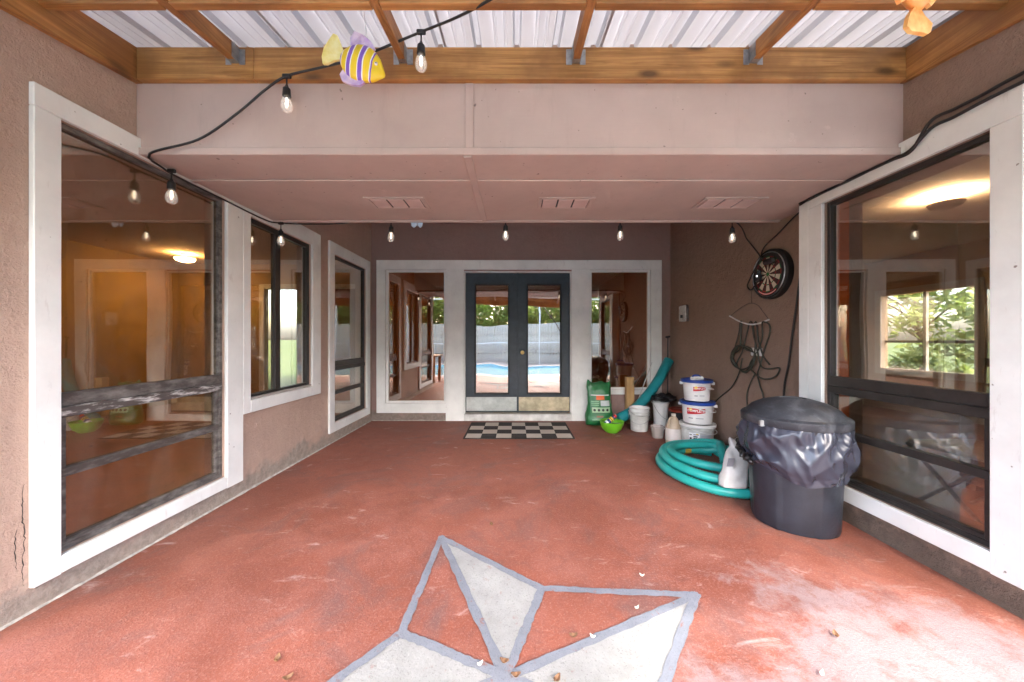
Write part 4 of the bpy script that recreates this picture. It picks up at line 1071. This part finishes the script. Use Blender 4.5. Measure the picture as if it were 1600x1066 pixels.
part('sack', bm, plain('sack_white', (.62, .61, .58), .4, .12, 9, 16, .5), t, smooth='all')
bm = nb(); box(bm, (WX - .075, WY - .058, .24), (WX - .03, WY - .053, .31), 0, Matrix.Rotation(.35, 3, 'X')); part('print', bm, M['grey_print'], t)

# ---- wall things on the right
DB = Vector((XRB, 3.01, 1.735)); DRr = .205
t = thing('dartboard', 'round black and cream dartboard with red lettered arc on the brown wall', 'dartboard', DB)
def on_wall(bm, x_off=0.0):     # disc coordinates (u to the right as seen, v up, w out of the wall) -> world
    for v in bm.verts: v.co = Vector((XRB - v.co.z - x_off, DB.y - v.co.x, DB.z + v.co.y))
    return bm
bm = nb(); lathe(bm, [(.001, .002), (.212, .002), (.214, .006), (.214, .05), (.206, .056), (DRr - .012, .057), (.001, .057)], n=64); part('backing', on_wall(bm), plain('board_black', (.016, .014, .013), .7, .2), t, smooth=True)
mcr = plain('sisal_cream', (.55, .48, .36), .9, .1, 30); mdk = plain('sisal_dark', (.055, .016, .013), .9, .2, 30); mred = plain('sisal_red', (.24, .02, .018), .9, .15, 30); mgn = plain('sisal_green', (.02, .12, .04), .9, .15, 30)
def sector(r0, r1, a0, a1, z, n=5):
    bm = nb(); A = [a0 + (a1 - a0) * k / n for k in range(n + 1)]
    i_ = [bm.verts.new((r0 * math.cos(a), r0 * math.sin(a), z)) for a in A]; o_ = [bm.verts.new((r1 * math.cos(a), r1 * math.sin(a), z)) for a in A]
    skin(bm, i_, o_, False); return bm
for k in range(20):
    a0 = (k - .5) * math.pi / 10; a1 = a0 + math.pi / 10; cm = mcr if k % 2 else mdk; rm_ = mgn if k % 2 else mred
    for (q0, q1, mm, nm, z) in ((.016, .086, cm, 'segment', .0605), (.086, .095, rm_, 'treble_bed', .061), (.095, .145, cm, 'segment', .0605), (.145, .154, rm_, 'double_bed', .061)):
        part(nm, on_wall(sector(q0, q1, a0, a1, z)), mm, t)
bm = nb(); lathe(bm, [(.016, .0605), (.015, .063), (.007, .064), (.001, .0645)], n=20); part('bullseye', on_wall(bm), mgn, t)
part('lettered_arc', on_wall(sector(.163, .178, R(228), R(305), .061, 14)), plain('arc_red', (.55, .03, .03), .6), t)
for q in range(18): 
    a = R(232 + q * 4); part('lettering', on_wall(sector(.167, .174, a, a + R(2.2), .0618, 1)), M['white_print'], t)
bm = nb(); lathe(bm, [(.186, .058), (.190, .066), (.194, .058)], n=64); part('wire_ring', on_wall(bm), M['galv'], t, smooth=True)
# plug block over the board
t = thing('timer_plug', 'black outdoor plug timer hanging over the dartboard', 'plug', pX(1196, 409, 2.14))
p = pX(1200, 409, 2.145); part('plug_body', bx(p - Vector((.018, .075, .024)), p + Vector((.018, .045, .024)), .010), M['black_rubber'], t)
p2 = pX(1185, 432, 2.145); part('socket_body', bx(p2 - Vector((.022, .028, .05)), p2 + Vector((.018, .028, .05)), .010), M['black_rubber'], t)
part('indicator', bx(p2 + Vector((-.026, -.018, -.004)), p2 + Vector((-.0225, -.010, .004))), emit('led_white', (.9, .95, 1.0), 1.2), t)
cordm = plain('cord_black', (.014, .013, .012), .5, .2); cordg = plain('cord_green', (.035, .038, .026), .55, .25)
wv_ = lambda px, py, x=2.222: pX(px, py, x)
def cord(name, pts, r, mat, label, cat='cord', step=.015):
    return single(name, tube(nb(), cat_rom(pts, step), r, 7), mat, label, cat, smooth='all', origin=tuple(pts[0]))
cord('lead', [wv_(1190, 402, 2.13), wv_(1180, 420, 2.13), wv_(1170, 440, 2.16), wv_(1168, 448, 2.17), wv_(1174, 453, 2.15), wv_(1184, 440, 2.125)], .006, cordm, 'short black lead looped left of the dartboard')
cord('supply_cord', [wv_(1259, 324), wv_(1240, 340), wv_(1215, 366), wv_(1196, 384, 2.19), wv_(1190, 396, 2.14), wv_(1192, 405, 2.12)], .0055, cordm, 'black cord from the window corner down to the dartboard plug')
cord('supply_cord', [wv_(1258, 328), wv_(1257, 355), wv_(1254, 400), wv_(1249, 440), wv_(1244, 480), wv_(1237, 530), wv_(1232, 570), wv_(1226, 600), wv_(1223, 640)], .0075, cordm, 'long black cord running down the wall beside the window post')
# cord hanger
hb = thing('cord_hanger', 'white bar on a wire hook below the dartboard', 'hanger', wv_(1174, 470))
part('wire', tube(nb(), [wv_(1174.5, 455), wv_(1174.5, 474)], .0022, 6), M['bronze'], hb)
part('wire', tube(nb(), cat_rom([wv_(1141, 494), wv_(1155, 483), wv_(1166, 476), wv_(1174.5, 474), wv_(1184, 477), wv_(1192, 487), wv_(1201, 499)], .01), .0022, 6), M['bronze'], hb)
part('bar', tube(nb(), cat_rom([wv_(1140, 494, 2.2), wv_(1156, 502.5, 2.2), wv_(1172, 507, 2.2), wv_(1186, 505.5, 2.2), wv_(1201.5, 499.5, 2.2)], .01), .0075, 8), M['white_plastic'], hb, smooth=True)
rnd = random.Random(3)
pts = []
def L2(*ps):
    for (px, py) in ps: pts.append(wv_(px + rnd.uniform(-1, 1), py + rnd.uniform(-1, 1), 2.2 + rnd.uniform(-.014, .014)))
L2((1203, 570), (1192, 555), (1186, 530), (1183, 508), (1180, 503), (1178, 512), (1180, 540), (1176, 566), (1162, 578), (1148, 572), (1141, 558), (1147, 545), (1154, 520), (1157, 504), (1159, 503), (1158, 520), (1155, 545))
for k in range(4):
    L2((1142 + k, 552 + 2 * k), (1150 + 2 * k, 542 - k), (1166, 541 + 2 * k), (1178 + k, 552), (1177, 570 - 2 * k), (1165, 580 + k), (1151, 574 - k))
L2((1160, 550), (1168, 520), (1172, 505), (1175, 504), (1178, 525), (1183, 550), (1190, 572), (1204, 577), (1215, 574), (1219, 578), (1213, 587), (1200, 593), (1188, 590), (1178, 582), (1172, 570), (1186, 545), (1192, 525), (1190, 506), (1192, 502), (1201, 506), (1203, 520), (1196, 545), (1188, 570), (1183, 585), (1187, 603), (1193, 616), (1196, 640))
cord('extension_cord', pts, .0068, cordg, 'dark extension cord bundled over the white hanger bar', 'cord', .02)
cord('extension_cord', [wv_(1180, 583, 2.205), wv_(1172, 600), wv_(1167, 618), wv_(1168, 640)], .006, cordg, 'dark cord tail dropping behind the bin lid')
cord('extension_cord', [wv_(1160, 560, 2.205), wv_(1154, 585), wv_(1143, 605), wv_(1128, 618), wv_(1118, 628), wv_(1113, 640)], .006, cordg, 'dark cord tail running down to the stacked buckets')
t = thing('outlet_box', 'white outlet cover among the hanging cords', 'outlet', wv_(1184, 550)); p = pX(1184, 550, XRB)
part('cover_plate', bx((XRB - .02, p.y - .065, p.z - .038), (XRB - .0005, p.y + .065, p.z + .038), .004), M['white_plastic'], t)
part('flap', bx((XRB - .034, p.y - .05, p.z - .03), (XRB - .0205, p.y + .05, p.z + .026), .004), M['white_plastic'], t)
t = thing('wall_switch_box', 'small grey metal switch box on the brown wall left of the cords', 'switch', pX(1071, 490, XRB)); p = pX(1071, 490, XRB)
part('box_body', bx((XRB - .045, p.y - .09, p.z - .105), (XRB - .0005, p.y + .09, p.z + .105), .006), M['galv'], t)
part('toggle', bx((XRB - .062, p.y - .02, p.z - .06), (XRB - .0455, p.y + .02, p.z - .02), .004), M['black_rubber'], t)
# cables along the top of the right window
def top_cable(dz, wob, seed, x_, label):
    q = []
    for k in range(15):
        y = 1.30 + (2.56 - 1.30) * k / 14
        q.append((x_ + .004 * math.sin(k * 2 + seed), y, 2.262 - .030 * max(0, (y - 1.75)) / .8 - (.04 if y > 1.86 else 0) * min(1, (y - 1.86) / .05) + dz + wob * mnoise.noise(Vector((y * 4, seed, 0)))))
    q = [v_ if v_[1] < 1.84 else (v_[0], v_[1], min(v_[2], 2.168)) for v_ in q]
    cord('supply_cord', q, .008, cordm, label)
top_cable(.004, .012, 1, XR - .036, 'black cable along the top trim of the right window, upper one')
top_cable(-.030, .016, 5, XR - .040, 'black cable along the top trim of the right window, lower one')

# ---- string lights
t = thing('string_lights', 'black string light cable with clear bulbs draped across the porch', 'string lights', tuple(pY(790, 341, 2.98)))
path = [pY(900, -85, 1.15), pY(765, 0, 1.46), pY(712, 28, 1.58), pY(658, 50, 1.70), pY(560, 90, 1.79), pY(500, 106, 1.83), pY(448, 119, 1.852), pY(415, 140, 1.86), pY(370, 178, 1.868), pY(310, 218, 1.875), Vector((-1.975, 1.885, 2.175)), Vector((-2.02, 2.00, 2.155)),
        Vector((-2.035, 2.12, 2.150)), Vector((-2.035, 2.45, 2.148)), Vector((-2.025, 2.8, 2.140)), Vector((-1.99, 2.96, 2.160)), pY(520, 350, 2.985), pY(611, 343, 2.985), pY(700, 348, 2.985), pY(790, 341, 2.985), pY(880, 346, 2.985), pY(969, 341, 2.985), pY(1060, 348, 2.985), pY(1144, 345, 2.985),
        pX(1168, 375, 2.16), pX(1186, 398, 2.16), pX(1190, 404, 2.13)]
part('cable', tube(nb(), cat_rom(path, .03), .0058, 8), cordm, t, smooth='all')
mg = bpy.data.materials.new('bulb_glass'); mg.use_nodes = True
b_ = mg.node_tree.nodes['Principled BSDF']; b_.inputs['Base Color'].default_value = (1, .97, .93, 1); b_.inputs['Roughness'].default_value = .02; b_.inputs['Alpha'].default_value = .28; b_.inputs['Specular IOR Level'].default_value = 1.0
mf = emit('filament', (1.0, .88, .70), .28)
def bulb(p, drop=.03):
    x, y, z = p
    part('clip', bx((x - .022, y - .009, z - .012), (x + .022, y + .009, z + .010), .004), cordm, t)
    part('drop_lead', tube(nb(), [(x, y, z - .012), (x, y, z - .03 - drop)], .004, 6), cordm, t)
    z1 = z - .03 - drop
    bm = nb(); lathe(bm, [(.006, z1 + .012), (.010, z1), (.018, z1 - .008), (.0195, z1 - .03), (.021, z1 - .048), (.016, z1 - .050)], (x, y), 18, closed_top=True, closed_bot=True); part('socket', bm, cordm, t, smooth=True)
    bm = nb(); lathe(bm, [(.0135, z1 - .0505), (.016, z1 - .057), (.024, z1 - .075), (.0285, z1 - .095), (.027, z1 - .112), (.020, z1 - .126), (.010, z1 - .133), (.001, z1 - .1345)], (x, y), 20); bb = part('bulb', bm, mg, t, smooth='all')
    bm = nb(); lathe(bm, [(.002, z1 - .054), (.006, z1 - .062), (.007, z1 - .092), (.003, z1 - .104), (.001, z1 - .105)], (x, y), 10); part('filament', bm, mf, bb, smooth=True)
for p in (pY(658, 50, 1.70), pY(448, 119, 1.852), Vector((-2.0, 2.03, 2.153)), Vector((-1.985, 2.955, 2.157)), pY(611, 343, 2.985), pY(790, 341, 2.985), pY(969, 341, 2.985), pY(1144, 345, 2.985)): bulb(p)

# ---- hanging fish and butterfly
def fish(name, label, loc, rot, L, mats, thread):
    t = thing(name, label, 'ornament', loc, rot)
    bm = nb(); rows = []
    for i in range(25):
        s = i / 24; x = (s - .5) * .66 * L
        h = L * .245 * (math.sin(min(1, s * 1.0) ** .85 * math.pi) ** .75 * .86 + .14) * (1 if s < .80 else 1 - .38 * ((s - .80) / .2) ** 1.3)
        wd = h * .42; cz = -.10 * L * max(0, s - .6)
        rows.append([bm.verts.new((x, wd * math.sin(a), cz + h * math.cos(a))) for a in [2 * math.pi * k / 24 for k in range(24)]])
    for a, b in zip(rows, rows[1:]): skin(bm, a, b)
    bm.faces.new(rows[0]); bm.faces.new(rows[-1])
    body = part('body', bm, mats[0], t, smooth='all', local=True)
    def fin(nm, outline, th, mat, amp=.004):
        bm = nb(); f_ = [bm.verts.new((x * L, -th + amp * math.sin(k * 2.1), z * L)) for k, (x, z) in enumerate(outline)]; g_ = [bm.verts.new((x * L, th + amp * math.sin(k * 2.1), z * L)) for k, (x, z) in enumerate(outline)]
        skin(bm, f_, g_); bm.faces.new(f_); bm.faces.new(g_); bmesh.ops.triangulate(bm, faces=[q for q in bm.faces if len(q.verts) > 4])
        part(nm, bm, mat, t, local=True)
    fin('tail_fin', [(-.30, .05), (-.38, .13), (-.46, .22), (-.53, .23), (-.56, .14), (-.57, .0), (-.56, -.12), (-.52, -.20), (-.45, -.19), (-.38, -.10), (-.30, -.05)], .006, mats[1])
    fin('dorsal_fin', [(-.24, .14), (-.30, .27), (-.27, .36), (-.18, .37), (-.08, .35), (.0, .31), (.07, .26), (.05, .20), (-.10, .19)], .006, mats[2])
    fin('ventral_fin', [(-.22, -.14), (-.25, -.25), (-.17, -.33), (-.05, -.33), (.06, -.29), (.12, -.23), (.04, -.19), (-.1, -.19)], .006, mats[2])
    for s in (-1, 1):
        bm = nb(); bmesh.ops.create_uvsphere(bm, u_segments=12, v_segments=8, radius=.022 * L)
        for v in bm.verts: v.co += Vector((.20 * L, s * .068 * L, .035 * L))
        part('eye', bm, M['white_print'], t, smooth='all', local=True)
        bm = nb(); bmesh.ops.create_uvsphere(bm, u_segments=10, v_segments=6, radius=.013 * L)
        for v in bm.verts: v.co += Vector((.203 * L, s * .080 * L, .036 * L))
        part('pupil', bm, M['black_print'], t, smooth='all', local=True)
    rm = Matrix.Rotation(0, 3, 'X') ; e_ = bpy.data.objects[t.name].rotation_euler.to_matrix().inverted()
    top = e_ @ Vector((0, 0, thread))
    part('hanging_thread', tube(nb(), [(0, 0, .16 * L), tuple(top)], .0012, 5), M['white_plastic'], t, local=True)
    return t
def stripes():
    m, t_, b_ = base_mat('fish_stripes'); v = coord(t_)
    sp = N(t_, 'ShaderNodeSeparateXYZ'); t_.links.new(v, sp.inputs[0])
    q = N(t_, 'ShaderNodeMath', operation='MULTIPLY_ADD'); t_.links.new(nz(t_, v, 14, 2, .5), q.inputs[0]); q.inputs[1].default_value = .012; t_.links.new(sp.outputs[0], q.inputs[2])
    ax = N(t_, 'ShaderNodeMath', operation='MULTIPLY_ADD'); t_.links.new(sp.outputs[2], ax.inputs[0]); ax.inputs[1].default_value = .16; t_.links.new(q.outputs[0], ax.inputs[2])
    sc_ = N(t_, 'ShaderNodeMath', operation='MULTIPLY_ADD'); t_.links.new(ax.outputs[0], sc_.inputs[0]); sc_.inputs[1].default_value = 1 / .056; sc_.inputs[2].default_value = .60
    fr_n = N(t_, 'ShaderNodeMath', operation='FRACT'); t_.links.new(sc_.outputs[0], fr_n.inputs[0])
    cr = N(t_, 'ShaderNodeValToRGB'); cr.color_ramp.interpolation = 'CONSTANT'; t_.links.new(fr_n.outputs[0], cr.inputs[0])
    el = cr.color_ramp.elements; el.new(.5); el.new(.5)
    for e__, (p_, c_) in zip(el, ((0, (.80, .55, .02)), (.50, (.85, .80, .75)), (.57, (.20, .09, .45)), (.90, (.85, .80, .75)))): e__.position = p_; e__.color = (*c_, 1)
    lim = N(t_, 'ShaderNodeMath', operation='GREATER_THAN'); t_.links.new(ax.outputs[0], lim.inputs[0]); lim.inputs[1].default_value = .060
    c = mixc(t_, lim.outputs[0], cr.outputs[0], (.80, .55, .02))
    t_.links.new(c, b_.inputs['Base Color']); b_.inputs['Roughness'].default_value = .45; return m
yel = plain('fin_yellow', (.80, .72, .38), .6, .18, 18, 60, .3, dark=(.74, .58, .12)); pur = plain('fin_purple', (.70, .56, .62), .6, .2, 12, 60, .3, dark=(.36, .22, .55))
F1 = pY(568, 101, 1.60)
fish('fish_ornament', 'hanging yellow and purple striped fish ornament under the porch roof', F1, (0, R(22), 0), .335, (stripes(), yel, pur), zr(1.60) - F1.z - .002)
org = plain('koi_orange', (.80, .16, .01), .45, .15, 9, dark=(.80, .42, .12)); wht = plain('koi_white', (.84, .60, .22), .55, .15, 14, dark=(.84, .24, .015))
F2 = pY(1428, -35, 1.2)
org2 = plain('koi_fin', (.85, .22, .015), .5, .2, 14, dark=(.85, .62, .25))
fish('fish_ornament', 'hanging orange and white fish ornament in the upper right corner', F2, (R(6), R(-97), R(12)), .34, (org, wht, org2), zr(1.2) - F2.z - .002)
BP = pY(652, 350, 2.978)
t = thing('butterfly_ornament', 'small pale blue butterfly ornament under the soffit edge', 'ornament', BP)
mbf = plain('butterfly_blue', (.52, .62, .72), .5, .15, 30)
for s in (-1, 1):
    bm = nb(); ol = [(0, .012), (.018, .026), (.042, .022), (.050, .006), (.045, -.022), (.030, -.036), (.016, -.028), (.004, -.010)]
    f_ = [bm.verts.new((s * x, -.012 * (x / .05) - .002, z)) for x, z in ol]; g_ = [bm.verts.new((s * x, -.012 * (x / .05) + .002, z)) for x, z in ol]
    skin(bm, f_, g_); bm.faces.new(f_); bm.faces.new(g_); part('wing', bm, mbf, t, local=True)
part('body', tube(nb(), [(0, 0, -.022), (0, 0, .0), (0, 0, .024)], lambda i, n: (.003, .006, .003)[i], 8), M['grey_print'], t, smooth='all', local=True)

# ---- fallen leaves and petals on the floor
mlf = plain('dry_leaf', (.20, .10, .045), .7, .3, 30); mpt = plain('pale_petal', (.66, .60, .50), .7, .15, 30)
rnd = random.Random(11)
lv = ((1003, 900, 1, 'pale petal on the red floor above the right star point'), (995, 951, 1, 'pale petal on the red star field under the right point'), (926, 996, 1, 'pale petal near the middle of the red star field'),
      (788, 1034, 0, 'brown leaf lying near the star centre'), (896, 994, 0, 'thin brown leaf on the red field right of the star centre'), (750, 1039, 1, 'pale petal left of the star centre'), (1306, 993, 0, 'brown leaf on the worn floor at the right'),
      (806, 1056, 0, 'small brown leaf just below the star centre'), (870, 1062, 0, 'brown leaf on the white panel at the bottom edge'), (433, 1031, 0, 'brown leaf alone on the red floor at lower left'), (1284, 1054, 1, 'pale petal on the worn floor at the bottom right'),
      (768, 820, 0, 'small brown leaf on the red floor right of the upper star point'), (450, 1060, 0, 'small brown leaf at the bottom edge left of the star'))
for px, py, k, lab in lv:
    p = pG(px, py, .009); a = rnd.uniform(0, 6.28); L = .019 if k else .028
    bm = nb(); pts_ = []
    for q in range(9):
        s = q / 8 * 2 - 1; w_ = L * .38 * (1 - s * s) ** .8; z = .004 + .010 * s * s
        pts_.append((s * L * .6, w_, z))
    u = [bm.verts.new((x, w_, z + .003)) for x, w_, z in pts_]; m_ = [bm.verts.new((x, 0, z - .003)) for x, w_, z in pts_]; d_ = [bm.verts.new((x, -w_, z + .003)) for x, w_, z in pts_]
    skin(bm, u, m_, False); skin(bm, m_, d_, False)
    bmesh.ops.remove_doubles(bm, verts=bm.verts, dist=.0004); bmesh.ops.solidify(bm, geom=list(bm.faces), thickness=.0007)
    rz = Matrix.Rotation(a, 3, 'Z')
    for v in bm.verts: v.co = rz @ v.co + Vector((p.x, p.y, .0055))
    single('fallen_petal' if k else 'fallen_leaf', bm, mpt if k else mlf, lab, 'petal' if k else 'leaf', 'fallen petals' if k else 'fallen leaves')
